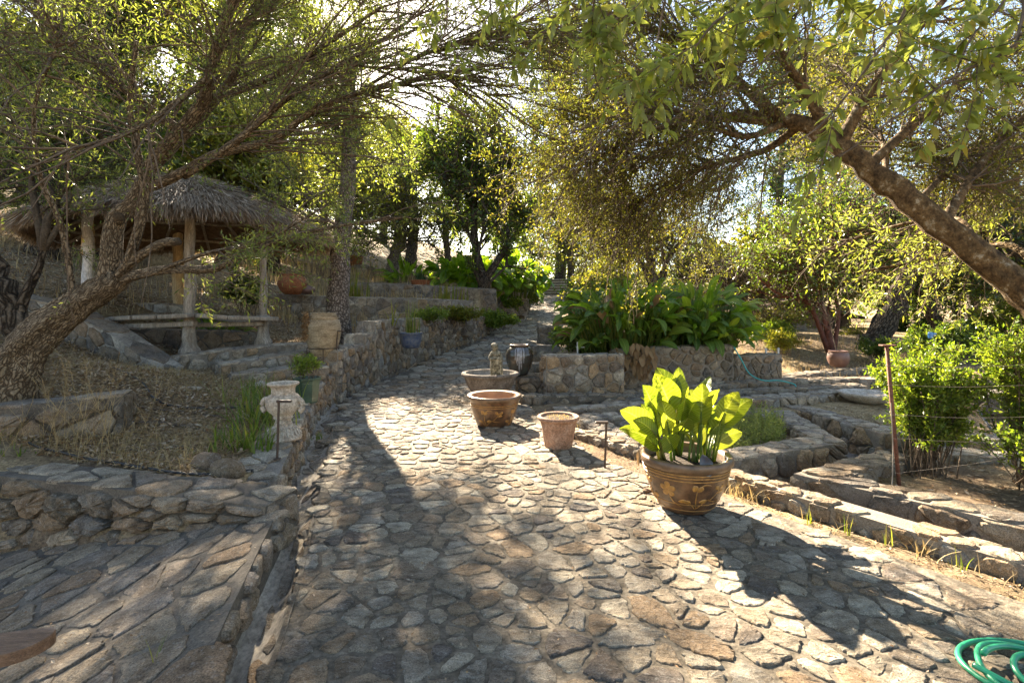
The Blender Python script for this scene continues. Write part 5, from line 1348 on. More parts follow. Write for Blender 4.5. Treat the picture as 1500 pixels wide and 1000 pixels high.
lb = MB(); foliage(lb, t3, 2500, rng, .062, .0165, .8, .1, True, .02); obj('outer_leaves', lb, M['lf_olive_near'], root)

# foreground sprays of large olive leaves, hanging in from above
def spray(label, pts, n_tw, n_lf, seed, tl=(.12, .34), leaf=(.068, .018)):
    rng = np.random.default_rng(seed); p = np.array([P(*q) for q in pts])
    # every spray is rooted in a limb of the overhanging olive above the frame
    s = spline(p, 14); m = MB(); tubes(m, s, .006, .002, 6)
    tw = grow(s[None], n_tw, tl, rng, (.4, 1.4), 5, (0, 0, -.05), .15, (.12, 1), droop=.05)
    tubes(m, tw, .0022, .001, 4); return m, tw, rng, n_lf, leaf
near = thing('overhanging_branch', 'olive boughs with large sunlit leaves hanging into the top of the view', 'branch', (1.2, 1.4, 3.6))
bm_ = MB(); lm = MB()
main = spline([(5.2, 2.4, 3.3), (3.4, 1.9, 3.3), (1.9, 1.6, 3.25), (.8, 1.6, 3.2), (-.3, 1.7, 3.1)], 24); tubes(bm_, main, .03, .01, 8)
sp = [([(900, -300, 1.65), (880, -60, 1.7), (868, 20, 1.75), (872, 90, 1.8)], 7, 70), ([(820, -320, 1.7), (800, -50, 1.9), (806, 40, 2.0), (803, 130, 2.1)], 6, 55), ([(1000, -280, 1.6), (985, -60, 1.6), (970, 20, 1.6), (955, 110, 1.6)], 8, 80),
      ([(1060, -300, 1.6), (1100, -40, 1.55), (1040, 40, 1.5), (1015, 75, 1.5)], 9, 80), ([(1200, -280, 1.6), (1180, -30, 1.5), (1150, 50, 1.45), (1100, 110, 1.4)], 10, 90), ([(1300, -260, 1.7), (1330, -20, 1.5), (1290, 70, 1.45), (1215, 170, 1.42), (1160, 215, 1.4)], 11, 90),
      ([(1450, -250, 1.8), (1500, 30, 1.6), (1400, 110, 1.5), (1300, 180, 1.45), (1230, 230, 1.4)], 10, 70), ([(1500, -200, 1.9), (1480, -20, 1.7), (1420, 60, 1.6), (1380, 170, 1.55)], 9, 70), ([(1600, -150, 2.0), (1560, 0, 1.8), (1480, 60, 1.7), (1440, 120, 1.6)], 9, 70),
      ([(700, -330, 1.9), (715, -60, 2.0), (720, 20, 2.05), (735, 50, 2.1)], 6, 50), ([(640, -330, 2.2), (650, -60, 2.2), (655, 30, 2.2), (640, 75, 2.2)], 5, 30), ([(590, -330, 2.4), (585, -60, 2.4), (583, 40, 2.4), (578, 110, 2.4)], 5, 38),
      ([(1250, -260, 2.0), (1250, -60, 2.1), (1240, 10, 2.1), (1200, 60, 2.1)], 9, 90), ([(1090, -280, 2.2), (1080, -60, 2.2), (1070, 0, 2.2), (1050, 50, 2.2)], 9, 90), ([(1380, -250, 2.2), (1370, -60, 2.3), (1350, 20, 2.3), (1330, 90, 2.3)], 9, 90), ([(940, -280, 2.3), (930, -60, 2.3), (915, 0, 2.3), (890, 60, 2.3)], 8, 80)]
for i, (pts, nt_, nl) in enumerate(sp):
    m, tw, rg, nl, leaf = spray('', pts, nt_, nl, 300 + i)
    base_n = bm_.n
    for v, l_, s_, mi, uv in zip(m.v, m.lv, m.ls, m.mi, m.uv): pass
    bm_.v += m.v; bm_.lv += [x + base_n for x in m.lv]; bm_.ls += m.ls; bm_.mi += m.mi; bm_.uv += m.uv; bm_.n += m.n
    C_, T_ = on_twigs(tw, int(nl * 3.2), rg, (.05, 1))
    k = len(C_); sd = norm(np.cross(T_, rvec(rg, k))); D_ = norm(T_ * .55 + sd * .9 + [0, 0, -.05])
    S_ = rg.uniform(.7, 1.2, k)
    for c_, d_, s_ in zip(C_, D_, S_):
        blade(lm, c_, d_, .056 * s_ * rg.uniform(.8, 1.15), .0165 * s_ * rg.uniform(.75, 1.25), rg, bend=rg.uniform(-.6, 1.3), fold=rg.uniform(.0, .55), nu=6, nv=2, up=norm(rg.normal(size=3) * .5 + [0, 0, 1]), wave=0.01, round_=.95)
obj('boughs', bm_, M['twig'], near, smooth=True); obj('leaves', lm, M['lf_olive_near'], near, smooth=True)

# ---------------------------------------------------------------- middle distance trees
def G(px, py, Y): return tuple(P(px, py, Y))
def gb(px, Y): x = (px - 750) / 750 * Y; return (x, Y, h1(x, Y))
tree('tall pine with a straight flaky grey trunk behind the clay jar', [gb(496, 11.6), P(497, 380, 11.6), P(505, 300, 11.6), P(512, 200, 11.6), P(515, 90, 11.6)], (.24, .12),
     [(P(495, 190, 11.6), (1.25, 1.6, 1.2), 2), (P(535, 215, 11.6), (.85, 1.0, .85), 1.5), (P(440, 120, 11.2), (1.6, 1.4, 1.4), 1.5), (P(490, 30, 12), (1.4, 1.5, 1.2), 1), (P(430, 330, 10.8), (1.0, 1.0, .5), .6)], 32, 220, 2600, 30000, 'lf_olive', 'bark_grey', (.085, .028), 401, trange=(.3, 1), name='pine_tree', cat='pine tree', spread=1.1, limb_r=.3, tw_len=(.3, .7), off=.08, droop=.03)
tree('spreading oak with a forked dark trunk rising left of the upper path', [gb(708, 20), P(708, 430, 20), P(709, 410, 20)], (.28, .22),
     [(P(700, 215, 20), (3.1, 2.3, 1.6), 3), (P(655, 190, 20.5), (1.8, 2, 1.4), 1), (P(760, 250, 20), (1.9, 2, 1.4), 1.6), (P(740, 330, 19.5), (1.6, 1.5, .8), .7), (P(650, 300, 21), (1.6, 1.5, 1.1), .7), (P(800, 330, 21), (1.2, 1.2, .9), .6)],
     28, 300, 3600, 26000, 'lf_oak', 'bark_dark', (.13, .08), 402, forks=[([P(709, 412, 20), P(698, 370, 20), P(694, 320, 20), P(698, 240, 20), P(690, 190, 20)], (.2, .07)), ([P(709, 412, 20), P(730, 380, 20), P(745, 350, 20), P(735, 300, 20), P(760, 230, 20)], (.17, .06))],
     trange=(.35, 1), name='oak_tree', cat='oak tree', twr=.012, limb_r=.35, wig=.2, tw_len=(.3, .8))
tree('red flushed tree with a pale curved trunk on the upper terrace', [gb(575, 22.5), P(574, 385, 22.5), P(584, 350, 22.5), P(590, 300, 22.5)], (.3, .2),
     [(P(575, 290, 22.5), (2.4, 2.0, 1.9), 2), (P(610, 340, 22), (1.6, 1.5, .9), 1), (P(530, 330, 22), (1.6, 1.5, 1.0), 1)], 14, 160, 2000, 15000, 'lf_brown', 'bark_grey', (.11, .05), 403, twr=.01)
tree('yellow green tree behind the right slope of the thatched roof', [gb(400, 19), P(392, 300, 19), P(400, 285, 19), P(440, 290, 18.5)], (.22, .14),
     [(P(440, 330, 18.5), (2.4, 1.5, .9), 2), (P(400, 270, 19), (1.5, 1.3, 1.0), 1), (P(520, 320, 19), (1.6, 1.3, 1.3), 1)], 14, 160, 1800, 11000, 'lf_yellow', 'bark_dark', (.11, .05), 404, twr=.008)
tree('dark oak standing on the hillside above the gazebo', [gb(165, 15), P(160, 270, 15), P(155, 200, 15), P(150, 120, 15), P(165, 30, 15)], (.38, .2),
     [(P(230, 120, 15), (2.8, 2, 2.2), 2), (P(90, 130, 15), (2.6, 2, 2.0), 2), (P(180, -30, 15), (3, 2, 1.5), 1)], 20, 220, 2800, 30000, 'lf_oak', 'bark_dark', (.14, .08), 405, name='oak_tree', cat='oak tree', twr=.01, trange=(.3, 1))
tree('green oak filling the top left corner on the slope', [gb(40, 19), P(50, 250, 19), P(60, 150, 19)], (.3, .2),
     [(P(60, 60, 19), (3.6, 2, 2.6), 2), (P(10, 190, 19), (2.5, 2, 1.4), 1), (P(330, 40, 20), (3.5, 2, 2.4), 1.4)], 20, 200, 2400, 26000, 'lf_yellow', 'bark_dark', (.16, .09), 406, name='oak_tree', cat='oak tree', twr=.01)
tree('tall oak behind the gazebo apex with leaves lit from behind', [gb(300, 24), P(310, 250, 24), P(315, 120, 24)], (.35, .2),
     [(P(330, 110, 24), (4.2, 3, 3.6), 2), (P(430, 190, 24), (3.0, 2.4, 2.4), 1.5), (P(420, 60, 24), (3.2, 2, 2.6), 1)], 22, 230, 2800, 21000, 'lf_oak', 'bark_dark', (.18, .1), 407, name='oak_tree', cat='oak tree', twr=.012)
tree('round crowned oak lit from behind at the top of the hill', [gb(600, 30), P(605, 330, 30), P(600, 240, 30)], (.35, .2),
     [(P(600, 200, 30), (4.2, 3, 3.6), 2), (P(520, 240, 30), (3.2, 2.4, 2.8), 1.5)], 14, 150, 1700, 15000, 'lf_yellow', 'bark_dark', (.2, .11), 408, name='oak_tree', cat='oak tree', twr=.014)
tree('blue green tree left of the far steps', [gb(655, 30), P(655, 370, 30), P(650, 300, 30)], (.25, .15),
     [(P(650, 330, 30), (3.0, 2, 2.0), 2), (P(760, 350, 31), (3.0, 2, 1.5), 2)], 12, 130, 1300, 8500, 'lf_oak', 'bark_dark', (.17, .1), 409, twr=.014)
tree('slender tree standing just right of the far steps', [gb(838, 31), P(835, 370, 31), P(838, 320, 31), P(845, 270, 31)], (.22, .12),
     [(P(850, 300, 31), (2.6, 2, 2.3), 2), (P(815, 360, 32), (2.2, 2, 1.2), 1)], 14, 130, 1500, 11000, 'lf_oak', 'bark_dark', (.16, .09), 410, twr=.014)
tree('tall dark conifer rising behind the oak at the top centre', [gb(820, 40), P(825, 250, 40), P(830, 60, 40)], (.4, .2),
     [(P(830, 90, 40), (3.0, 2.4, 4.0), 2), (P(800, 190, 40), (2.2, 2, 3.0), 1)], 24, 160, 1600, 13000, 'lf_dark', 'bark_dark', (.24, .1), 411, twr=.014, name='conifer', cat='conifer', trange=(.35, 1))
# right hand side
tree('bushy olive like tree with many thin stems behind the big leaf clump', [gb(955, 13.5), P(955, 400, 13.5), P(950, 370, 13.5)], (.14, .1),
     [(P(930, 320, 13.5), (1.9, 1.6, 1.25), 3), (P(880, 330, 13.5), (1.1, 1.2, 1.3), 1), (P(1000, 320, 14), (1.5, 1.3, 1.3), 1.5)], 24, 240, 3400, 32000, 'lf_brown', 'bark_dark', (.065, .022), 412,
     forks=[([P(955, 420, 13.5), P(935, 380, 13.5), P(900, 350, 13.4)], (.07, .03)), ([P(957, 425, 13.5), P(985, 370, 13.6), P(1020, 330, 13.6)], (.07, .03)), ([P(950, 430, 13.5), P(975, 400, 13.4), P(965, 340, 13.4)], (.06, .03))], twr=.005, trange=(.3, 1))
tree('bare branched shrubby tree between the leaf clump and the red trunks', [gb(1085, 17), P(1080, 460, 17), P(1085, 430, 17)], (.12, .07),
     [(P(1060, 400, 17), (1.9, 1.2, 1.1), 2), (P(1110, 430, 17), (1.2, 1, .7), 1)], 18, 190, 1500, 3200, 'lf_brown', 'bark_dark', (.05, .03), 413, forks=[([P(1082, 470, 17), P(1060, 430, 17), P(1040, 390, 17)], (.07, .03)), ([P(1084, 470, 17), P(1110, 440, 17), P(1140, 400, 17)], (.07, .03))], twr=.007, wig=.25)
tree('small red trunked manzanita behind the round brown pot', [gb(1218, 14.5), P(1213, 490, 14.5), P(1212, 478, 14.5)], (.1, .08),
     [(P(1160, 370, 14.5), (1.6, 1.4, 1.2), 2), (P(1230, 380, 14.5), (1.5, 1.4, 1.3), 2), (P(1120, 330, 15), (1.2, 1.2, 1.0), 1), (P(1200, 300, 15), (1.7, 1.4, 1.1), 2), (P(1180, 440, 14), (1.2, 1, .4), .6)], 26, 240, 2600, 21000, 'lf_oak', 'bark_red', (.085, .045), 414,
     forks=[([gb(1214, 14.5), P(1195, 465, 14.5), P(1180, 440, 14.4), P(1140, 430, 14.3), P(1110, 405, 14.2)], (.075, .025)), ([gb(1221, 14.5), P(1228, 460, 14.6), P(1222, 420, 14.6), P(1235, 370, 14.7)], (.07, .03)), ([gb(1216, 14.5), P(1205, 450, 14.5), P(1200, 390, 14.6), P(1190, 330, 14.8)], (.065, .025))], name='manzanita_tree', cat='tree', trange=(.3, 1), twr=.006, wig=.2)
tree('thick dark leaning oak trunk right of the round brown pot', [gb(1275, 16), P(1290, 490, 16), P(1312, 440, 16), P(1330, 400, 16), P(1355, 330, 16)], (.36, .22),
     [(P(1340, 330, 16), (2.2, 1.8, 1.3), 2), (P(1430, 350, 16), (2.2, 1.8, 1.4), 2), (P(1300, 270, 17), (1.8, 1.8, 1.1), 1)], 18, 190, 2000, 16000, 'lf_dark', 'bark_dark', (.11, .05), 415, name='oak_tree', cat='oak tree', twr=.008, trange=(.5, 1))
tree('dark leaning tree behind the right vine shrub', [gb(1375, 18), P(1368, 470, 18), P(1355, 430, 18), P(1345, 380, 18)], (.24, .15),
     [(P(1400, 420, 18), (2.0, 1.6, 1.2), 2), (P(1460, 440, 18), (2.0, 1.6, 1.3), 2), (P(1480, 330, 18), (2.2, 1.6, 1.6), 2)], 16, 170, 2000, 19000, 'lf_oak', 'bark_dark', (.11, .06), 416, twr=.008)
for i, (px, lab) in enumerate([(1140, 'leftmost of the three slender tall pines'), (1183, 'middle one of the three slender tall pines'), (1238, 'rightmost of the three slender tall pines')]):
    tree(lab, [gb(px, 24 + i), P(px, 330, 24 + i), P(px + 6, 180, 24 + i), P(px + 4, 60, 24 + i)], (.2, .08), [(P(px, 230, 24 + i), (2.4, 1.8, 2.2), 1), (P(px, 330, 24 + i), (2.6, 1.8, 1.5), 1.3), (P(px, 120, 24), (1.8, 1.5, 1.8), .7)], 26, 150, 1800, 19000, 'lf_dark', 'bark_grey', (.15, .055), 417 + i, name='pine_tree', cat='pine tree', group='slender pines', twr=.009, trange=(.35, 1), limb_r=.25)
for i, (px, Y, lf, s, lab) in enumerate([(1020, 34, 'lf_oak', 3.4, 'hazy oak in the distance above the leaf clump'), (1320, 30, 'lf_oak', 3.6, 'rounded oak behind the low brown shed'), (1460, 34, 'lf_oak', 4.2, 'broad oak in the distance at the right edge'), (1100, 26, 'lf_yellow', 2.6, 'low sunlit oak left of the slender pines'), (1290, 21, 'lf_oak', 2.4, 'bushy oak just behind the leaning dark trunk'), (1420, 24, 'lf_yellow', 3.0, 'sunlit oak behind the right vine shrub'), (330, 17, 'lf_yellow', 2.4, 'bushy yellow green oak just behind the gazebo roof'), (60, 13, 'lf_oak', 2.0, 'small oak on the slope left of the gazebo'), (500, 27, 'lf_oak', 3.6, 'leafy oak above the highest terrace wall'), (230, 22, 'lf_yellow', 3.4, 'bright oak above the gazebo on the slope'), (560, 40, 'lf_oak', 5.0, 'big oak on the ridge left of the forked oak'), (1590, 21, 'lf_oak', 3.4, 'dense oak just beyond the right edge of the view'), (1760, 26, 'lf_oak', 4.2, 'large oak well beyond the right edge of the view'), (910, 38, 'lf_yellow', 3.6, 'pale yellow oak beyond the far steps'),
                                     (1180, 42, 'lf_yellow', 4.0, 'pale oak beyond the manzanita'), (740, 44, 'lf_yellow', 4.0, 'pale oak beyond the far steps, seen through the forked oak'), (1400, 46, 'lf_yellow', 4.5, 'yellow oak far beyond the shed roof'), (470, 34, 'lf_yellow', 4.0, 'sunlit oak on the ridge above the terraces'), (130, 32, 'lf_yellow', 4.2, 'sunlit oak high on the left ridge')]):
    b = gb(px, Y); c = np.array(b) + [0, 0, s * 1.05]
    tree(lab, [b, (b[0] + .2, b[1], b[2] + s * .5), (b[0], b[1], b[2] + s * .9)], (.3, .16), [(c, (s, s * .8, s * .75), 2), (c + [s * .5, 0, s * .3], (s * .6, s * .6, s * .6), 1)], 14, 130, 1300, 13000, lf, 'bark_dark', (.2, .12), 430 + i, name='oak_tree', cat='oak tree', twr=.014)
# ---------------------------------------------------------------- broad leaf clumps, shrubs, ground plants
def clump(label, c, rx, ry, n, L, W, seed, mat, hgt_=1.0, name='leafy_plant', dead=0, cat='plant', group=None, base_z=None, pet=.7):
    rng = np.random.default_rng(seed); root = thing(name, label, cat, tuple(c), group); lm = MB(); st = MB(); dm = MB()
    for i in range(n):
        a = rng.uniform(0, 2 * np.pi); r_ = math.sqrt(rng.random()); b0 = np.array(c) + [rx * r_ * math.cos(a) * .75, ry * r_ * math.sin(a) * .75, 0]
        out = np.array([math.cos(a) * r_ * .9 + rng.normal(0, .2), math.sin(a) * r_ * .9 + rng.normal(0, .2), 0])
        h = hgt_ * rng.uniform(.35, 1) * (1 - .25 * r_); s = rng.uniform(.7, 1.15)
        m = b0 + out * .45 * pet + [0, 0, max(.02, h - L * s * .5)]
        tubes(st, spline([b0, (b0 + m) / 2 + [0, 0, .08], m], 5), .012, .007, 4)
        tilt = rng.uniform(-.1, 1.0) - r_ * .5
        d = norm(out * .8 + [0, 0, tilt + .25]); isd = rng.random() < dead
        blade(dm if isd else lm, m, d, L * s, W * s, rng, bend=rng.uniform(.4, 1.4), fold=rng.uniform(.1, .4), nu=7, nv=4, up=norm(np.array([rng.normal(0, .5), rng.normal(0, .5) - .3, 1])), wave=.05)
    obj('stalks', st, M['grass'], root, smooth=True); obj('leaves', lm, M[mat], root, smooth=True, uv=True)
    if dm.n: obj('withered_leaves', dm, M['lf_dead'], root, smooth=True, uv=True)
    return root
clump('big dark green clump of broad leaves overflowing the grey rubble wall, left half', (2.3, 10.35, .62), 1.2, .75, 470, .44, .15, 501, 'lf_philo', 1.7, dead=.06, name='philodendron', group='broad leaf clump above the wall')
clump('big dark green clump of broad leaves, right half above the garden hose', (3.75, 10.6, .62), 1.05, .75, 420, .44, .145, 502, 'lf_philo', 1.65, dead=.02, name='philodendron', group='broad leaf clump above the wall')
mb = MB(); rng = np.random.default_rng(503)
dr = thing('dead_foliage', 'dry brown leaves hanging over the rubble wall from the leaf clump', 'dead leaves', (2.25, 9.5, .8))
for i in range(60):
    b0 = np.array([rng.normal(2.35, .16), rng.uniform(9.28, 9.5), rng.uniform(.35, .95)]); blade(mb, b0, (rng.normal(0, .4), -.4, -.6), rng.uniform(.12, .28), rng.uniform(.06, .12), rng, bend=1, nu=5, nv=3)
obj('leaves', mb, M['lf_dead'], dr, smooth=True, uv=True)
clump('sunlit yellow green broad leaf clump left of the forked oak', (float((680 - 750) / 750 * 21.5), 21.3, 2.3), 1.3, .9, 120, .7, .45, 504, 'lf_philo_bright', 1.6, name='philodendron')
clump('sunlit yellow green broad leaf clump right of the forked oak', (float((752 - 750) / 750 * 22), 22.6, 2.0), 1.3, .9, 130, .75, .48, 505, 'lf_philo_bright', 2.1, name='philodendron')
clump('short green strap leaved clump on the terrace beside the red flushed tree', (float((600 - 750) / 750 * 22), 21.2, 2.4), .8, .6, 70, .7, .2, 506, 'lf_philo_bright', 1.2, name='strap_leaf_plant')
clump('dark green strap leaved clump behind the gazebo bench', (float((312 - 750) / 750 * 11.2), 11.2, h1((312 - 750) / 750 * 11.2, 11.2)), .45, .35, 110, .45, .05, 507, 'lf_philo', .65, name='agapanthus')
shrub('dark green shrub at the back right of the gazebo', P(362, 425, 13), (.55, .5, .6), 14, 4200, 'lf_oak', (.09, .05), 508, stemr=.008)
shrub('trailing leafy shrub over the upper path wall, near part', P(672, 463, 15.0) + [-.1, .2, .05], (.8, .4, .28), 26, 6000, 'lf_yellow', (.06, .035), 509, group='trailing shrubs on the path wall', stemr=.006)
shrub('trailing leafy shrub hanging down the far end of the path wall', P(722, 468, 18.5) + [-.0, .1, .0], (1.0, .5, .42), 30, 9000, 'lf_bright', (.07, .04), 510, group='trailing shrubs on the path wall', stemr=.006)
shrub('leafy shrub above the wall behind the first trailing shrub', P(640, 462, 13.6) + [-.2, .1, 0], (.6, .4, .2), 20, 3400, 'lf_bright', (.055, .03), 511, group='trailing shrubs on the path wall', stemr=.005)
shrub('tall dark green hedge bush cascading down beside the far steps, left side', P(770, 425, 26), (.8, 1.6, 1.35), 30, 8000, 'lf_oak', (.12, .08), 512)
shrub('leafy bush on the left bank below the white lantern', P(748, 442, 22.5), (.5, .6, .45), 20, 5000, 'lf_bright', (.09, .06), 513)
shrub('large light green bush right of the upper path, near the leaf clump', P(868, 440, 13.2), (.95, .8, .75), 34, 9000, 'lf_bright', (.085, .055), 514, stemr=.01, tw=600)
shrub('loose pale leaved bush spilling onto the upper path', P(866, 425, 18.5), (.8, 1.2, .9), 30, 7500, 'lf_yellow', (.11, .07), 515, stemr=.01, tw=600)
shrub('yellow green bush at the right of the far steps', P(890, 415, 25), (1.5, 1.5, 1.1), 30, 9000, 'lf_yellow', (.13, .08), 516)
shrub('low bush of glossy leaves above the entry blocks', P(820, 492, 11.6), (.35, .45, .22), 20, 1800, 'lf_bright', (.06, .035), 517, stemr=.006)
shrub('low ground shrub in the shade behind the rubble wall', P(850, 500, 10.6), (.7, .4, .2), 20, 2200, 'lf_oak', (.06, .035), 518, stemr=.006)
shrub('yellow fern like bush beyond the end of the grey wall', P(1150, 500, 13.5), (.5, .4, .35), 26, 4200, 'lf_yellow', (.09, .02), 519, stemr=.005)
shrub('dry grey green bush on the bank behind the yellow fern', P(1120, 468, 18), (2.0, .8, .55), 34, 7000, 'lf_brown', (.07, .03), 520)
shrub('dry brown bush left of the low shed', P(1255, 495, 18), (1.1, .8, .5), 26, 4200, 'lf_brown', (.07, .03), 521)
shrub('dense green bush at the far right behind the vine shrubs', P(1395, 500, 14), (1.6, .8, .7), 34, 11000, 'lf_oak', (.085, .045), 522)
shrub('shady green bush right of the leaning dark trunk', P(1340, 485, 19), (1.3, .9, .8), 30, 8000, 'lf_oak', (.1, .05), 523)
shrub('low green bush against the far garden wall', P(1030, 440, 20), (1.5, .9, .8), 30, 8000, 'lf_oak', (.1, .05), 524)
shrub('rounded yellow green bush at the far right behind the vines', P(1470, 470, 17), (1.5, .9, .9), 30, 9000, 'lf_yellow', (.1, .05), 525)
shrub('low leafy bush right of the round brown pot', P(1290, 510, 13.2), (.6, .5, .3), 24, 3800, 'lf_oak', (.07, .04), 526)
shrub('sprawling bush between the red trunks and the leaf clump', P(1130, 485, 15.2), (.8, .6, .4), 26, 5200, 'lf_bright', (.08, .04), 527)
mb = MB(); tubes(mb, spline([P(1428, 590, 7.4), P(1440, 612, 6.9), P(1462, 642, 6.4)], 12), .016, .016, 8); obj('drip_pipe', mb, M['hose_black'], loc=P(1440, 612, 6.9), smooth=True, label='dark pipe running down the far planter bed between the vine shrubs', cat='pipe')
# vine shrubs on the post and wire fence
shrub('tall bushy vine shrub on thin bare stems beside the rusty post', P(1358, 572, 5.35) + [0, 0, .05], (.54, .42, .6), 54, 28000, 'lf_bright', (.042, .02), 530, 'vine_shrub', 'shrub', base=np.array([4.25, 5.3, -.12]), stemr=.007, tw=1300, fold=True)
shrub('bright vine shrub at the right edge, nearer and taller', P(1500, 540, 4.75) + [.12, 0, .08], (.52, .5, .46), 46, 17000, 'lf_bright', (.042, .02), 531, 'vine_shrub', 'shrub', base=np.array([4.95, 4.7, -.12]), stemr=.007, tw=1300, fold=True)
shrub('low trailing vine at the right edge under the taller one', P(1495, 655, 4.4), (.25, .3, .3), 20, 2400, 'lf_bright', (.042, .02), 532, 'vine_shrub', 'shrub', stemr=.005)
# rusty post
pb = np.array([3.7, 4.88, -.12]); pt_ = P(1299, 507, 4.88)
rp = thing('rusty_post', 'leaning rusty steel post with a flat cap at the planter corner', 'post', tuple(pb))
mb = MB(); tubes(mb, [pb - [0, 0, .1], pt_], .018, .018, 10); obj('shaft', mb, M['rust'], rp, smooth=True)
mb = MB(); box(mb, pt_ + [.01, 0, .008], (.14, .06, .014), bev=.003); obj('cap', mb, M['rust'], rp)
for i, (py, dy) in enumerate(((535, -2), (563, 0), (606, 4), (640, 6), (690, -30))):
    t = (py - 507) / 205; a_ = pt_ + (pb - pt_) * t; b_ = P(1530, py + dy, 4.3); mid = (a_ + b_) / 2 - [0, 0, .02]
    mb = MB(); tubes(mb, spline([a_, mid, b_], 10), .0017, .0017, 5); k = a_ + (b_ - a_) * 0; ring(mb, a_, .025, 0, .002, 12); obj('fence_wire', mb, M['wire'], rp, smooth=True)
mb = MB(); tubes(mb, spline([P(1305, 590, 4.8), P(1308, 660, 4.75), P(1306, 735, 4.6)], 8), .005, .005, 6); obj('pale_cord', mb, M['wire'], loc=P(1305, 590, 4.8), label='pale cord hanging down in front of the rusty post', cat='cord')
# small fittings
mb = MB(); c = P(846, 521, 9.75); c[2] = .74
vt = thing('standpipe', 'thin pale standpipe with a cross handle behind the rubble wall', 'pipe', (c[0], c[1], .62))
tubes(mb, [c - [0, 0, .15], c + [0, 0, .2]], .016, .016, 8); obj('pipe', mb, M['whitepvc'], vt); mb = MB(); tubes(mb, [c + [-.03, 0, .1], c + [.14, 0, .1]], .009, .009, 6); obj('handle', mb, M['whitepvc'], vt)
c = P(1363, 494, 7.5); bb = h1(c[0], 7.5)
vt = thing('blue_sprinkler', 'small blue sprinkler head on a thin riser above the vine shrub', 'sprinkler', (c[0], 7.5, bb))
mb = MB(); tubes(mb, [(c[0], 7.5, bb), (c[0], 7.5, c[2])], .01, .01, 6); obj('riser', mb, M['hose_black'], vt)
mb = MB(); box(mb, c + [0, 0, .03], (.06, .05, .09), bev=.01); box(mb, c + [.05, 0, .05], (.07, .03, .03), bev=.008); obj('head', mb, M['bluevalve'], vt)
c = P(770, 437, 25); ln = thing('white_lantern', 'small white lantern on the taller square pillar', 'lantern', tuple(c))
mb = MB(); box(mb, c + [0, 0, .14], (.22, .22, .26), bev=.02); obj('body', mb, M['whitepvc'], ln); mb = MB(); lathe(mb, [(.15, .27), (.06, .38), (.02, .4), (.001, .46)], c, 8); obj('roof', mb, M['whitepvc'], ln)
mb = MB(); c = P(1172, 500, 12.6); c[2] = h1(c[0], 12.6)
for x_, y_, lab in ((P(1122, 515, 10.3)[0], 10.3, 'left of the two small white garden lights on the rubble wall'), (P(1140, 515, 10.4)[0], 10.4, 'right of the two small white garden lights on the rubble wall')):
    mb = MB(); lathe(mb, [(.001, 0), (.02, 0), (.02, .09), (.03, .1), (.001, .12)], (x_, y_, .66), 10); obj('garden_light', mb, M['whitepvc'], loc=(x_, y_, .66), label=lab, cat='garden light')
mb = MB(); tubes(mb, spline([P(1228, 520, 11.9), P(1222, 500, 11.9), P(1215, 470, 11.8), P(1205, 445, 11.7)], 10), .014, .006, 6)
bs = thing('bare_sapling', 'bare pale sapling growing out of the round brown pot', 'sapling', tuple(P(1228, 520, 11.9))); obj('stem', mb, M['bark_grey'], bs, smooth=True)
mb = MB(); rg = np.random.default_rng(8); s0 = spline([P(1222, 500, 11.9), P(1215, 470, 11.8), P(1205, 445, 11.7)], 8); tubes(mb, grow(s0[None], 26, (.3, .8), rg, (.4, .9), 5, (0, 0, .3), .15), .006, .002, 4); obj('twigs', mb, M['bark_grey'], bs, smooth=True)
# low brown shed far right
M['shedwall'] = m_rough('shed_wall', [(.3, (.16, .1, .07)), (.7, (.28, .19, .13))], 3, 30, .004); M['shedroof'] = m_rough('shed_roof', [(.3, (.12, .08, .06)), (.7, (.22, .15, .11))], 6, 30, .01)
c = np.array([12.8, 22.5, .5]); sh = thing('brown_shed', 'low brown shed with a shallow gabled roof beyond the leaning oak', 'shed', tuple(c))
mb = MB(); box(mb, c + [-.6, .8, .25], (4.6, 2.6, 1.5), bev=.01); obj('wall', mb, M['shedwall'], sh)
mb = MB(); x0, x1, xm = c[0] - 3.2, c[0] + 2.1, c[0] - .9
V = [(x0, 21.6, 1.35), (xm, 21.6, 1.95), (x1, 21.6, 1.2), (x0, 24.9, 1.35), (xm, 24.9, 1.95), (x1, 24.9, 1.2)]; V2 = [(a, b, z - .1) for a, b, z in V]
mb.add(V + V2, [[0, 1, 4, 3], [1, 2, 5, 4], [9, 10, 7, 6], [10, 11, 8, 7], [6, 7, 1, 0], [7, 8, 2, 1], [3, 4, 10, 9], [4, 5, 11, 10], [0, 3, 9, 6], [8, 11, 5, 2]]); obj('roof', mb, M['shedroof'], sh)
mb = MB(); box(mb, (c[0] + 1.0, 21.98, .85), (.7, .05, .35), bev=.01); obj('window', mb, M['iron'], sh)
# second house seen over the hill: low stone-brown garden wall behind the manzanita
wall('low brown garden wall behind the manzanita trunks', [(8.2, 19.4), (11.2, 19.6)], .25, [1.2, 1.15], .2, cell=(.6, .4), seed=80, seg=.3, mat='wallstone')

# ---- far woodland behind everything, one mass
rng = np.random.default_rng(590); mb = MB(); tb = MB()
n = 46000; xs_ = rng.uniform(-34, 62, n); ys_ = rng.uniform(44, 62, n)
top = 3.2 + 3.4 * (vnoise(xs_ / 4.5, ys_ / 6) + .5) + np.interp(xs_, [-34, -8, 4, 16, 26, 60], [12, 6, .3, .0, 4, 7]); z_ = hgt(xs_, ys_)
C_ = np.column_stack([xs_, ys_, z_ + top * rng.random(n) ** .6]); leaves_quad1(mb, C_, rvec(rng, n), norm(rvec(rng, n) + [0, -.5, .6]), rng.uniform(.25, .5, n), rng.uniform(.14, .26, n))
obj('far_woodland', mb, M['lf_far'], kind='stuff', label='far mass of mixed oak woodland closing the view behind the garden', cat='woodland')
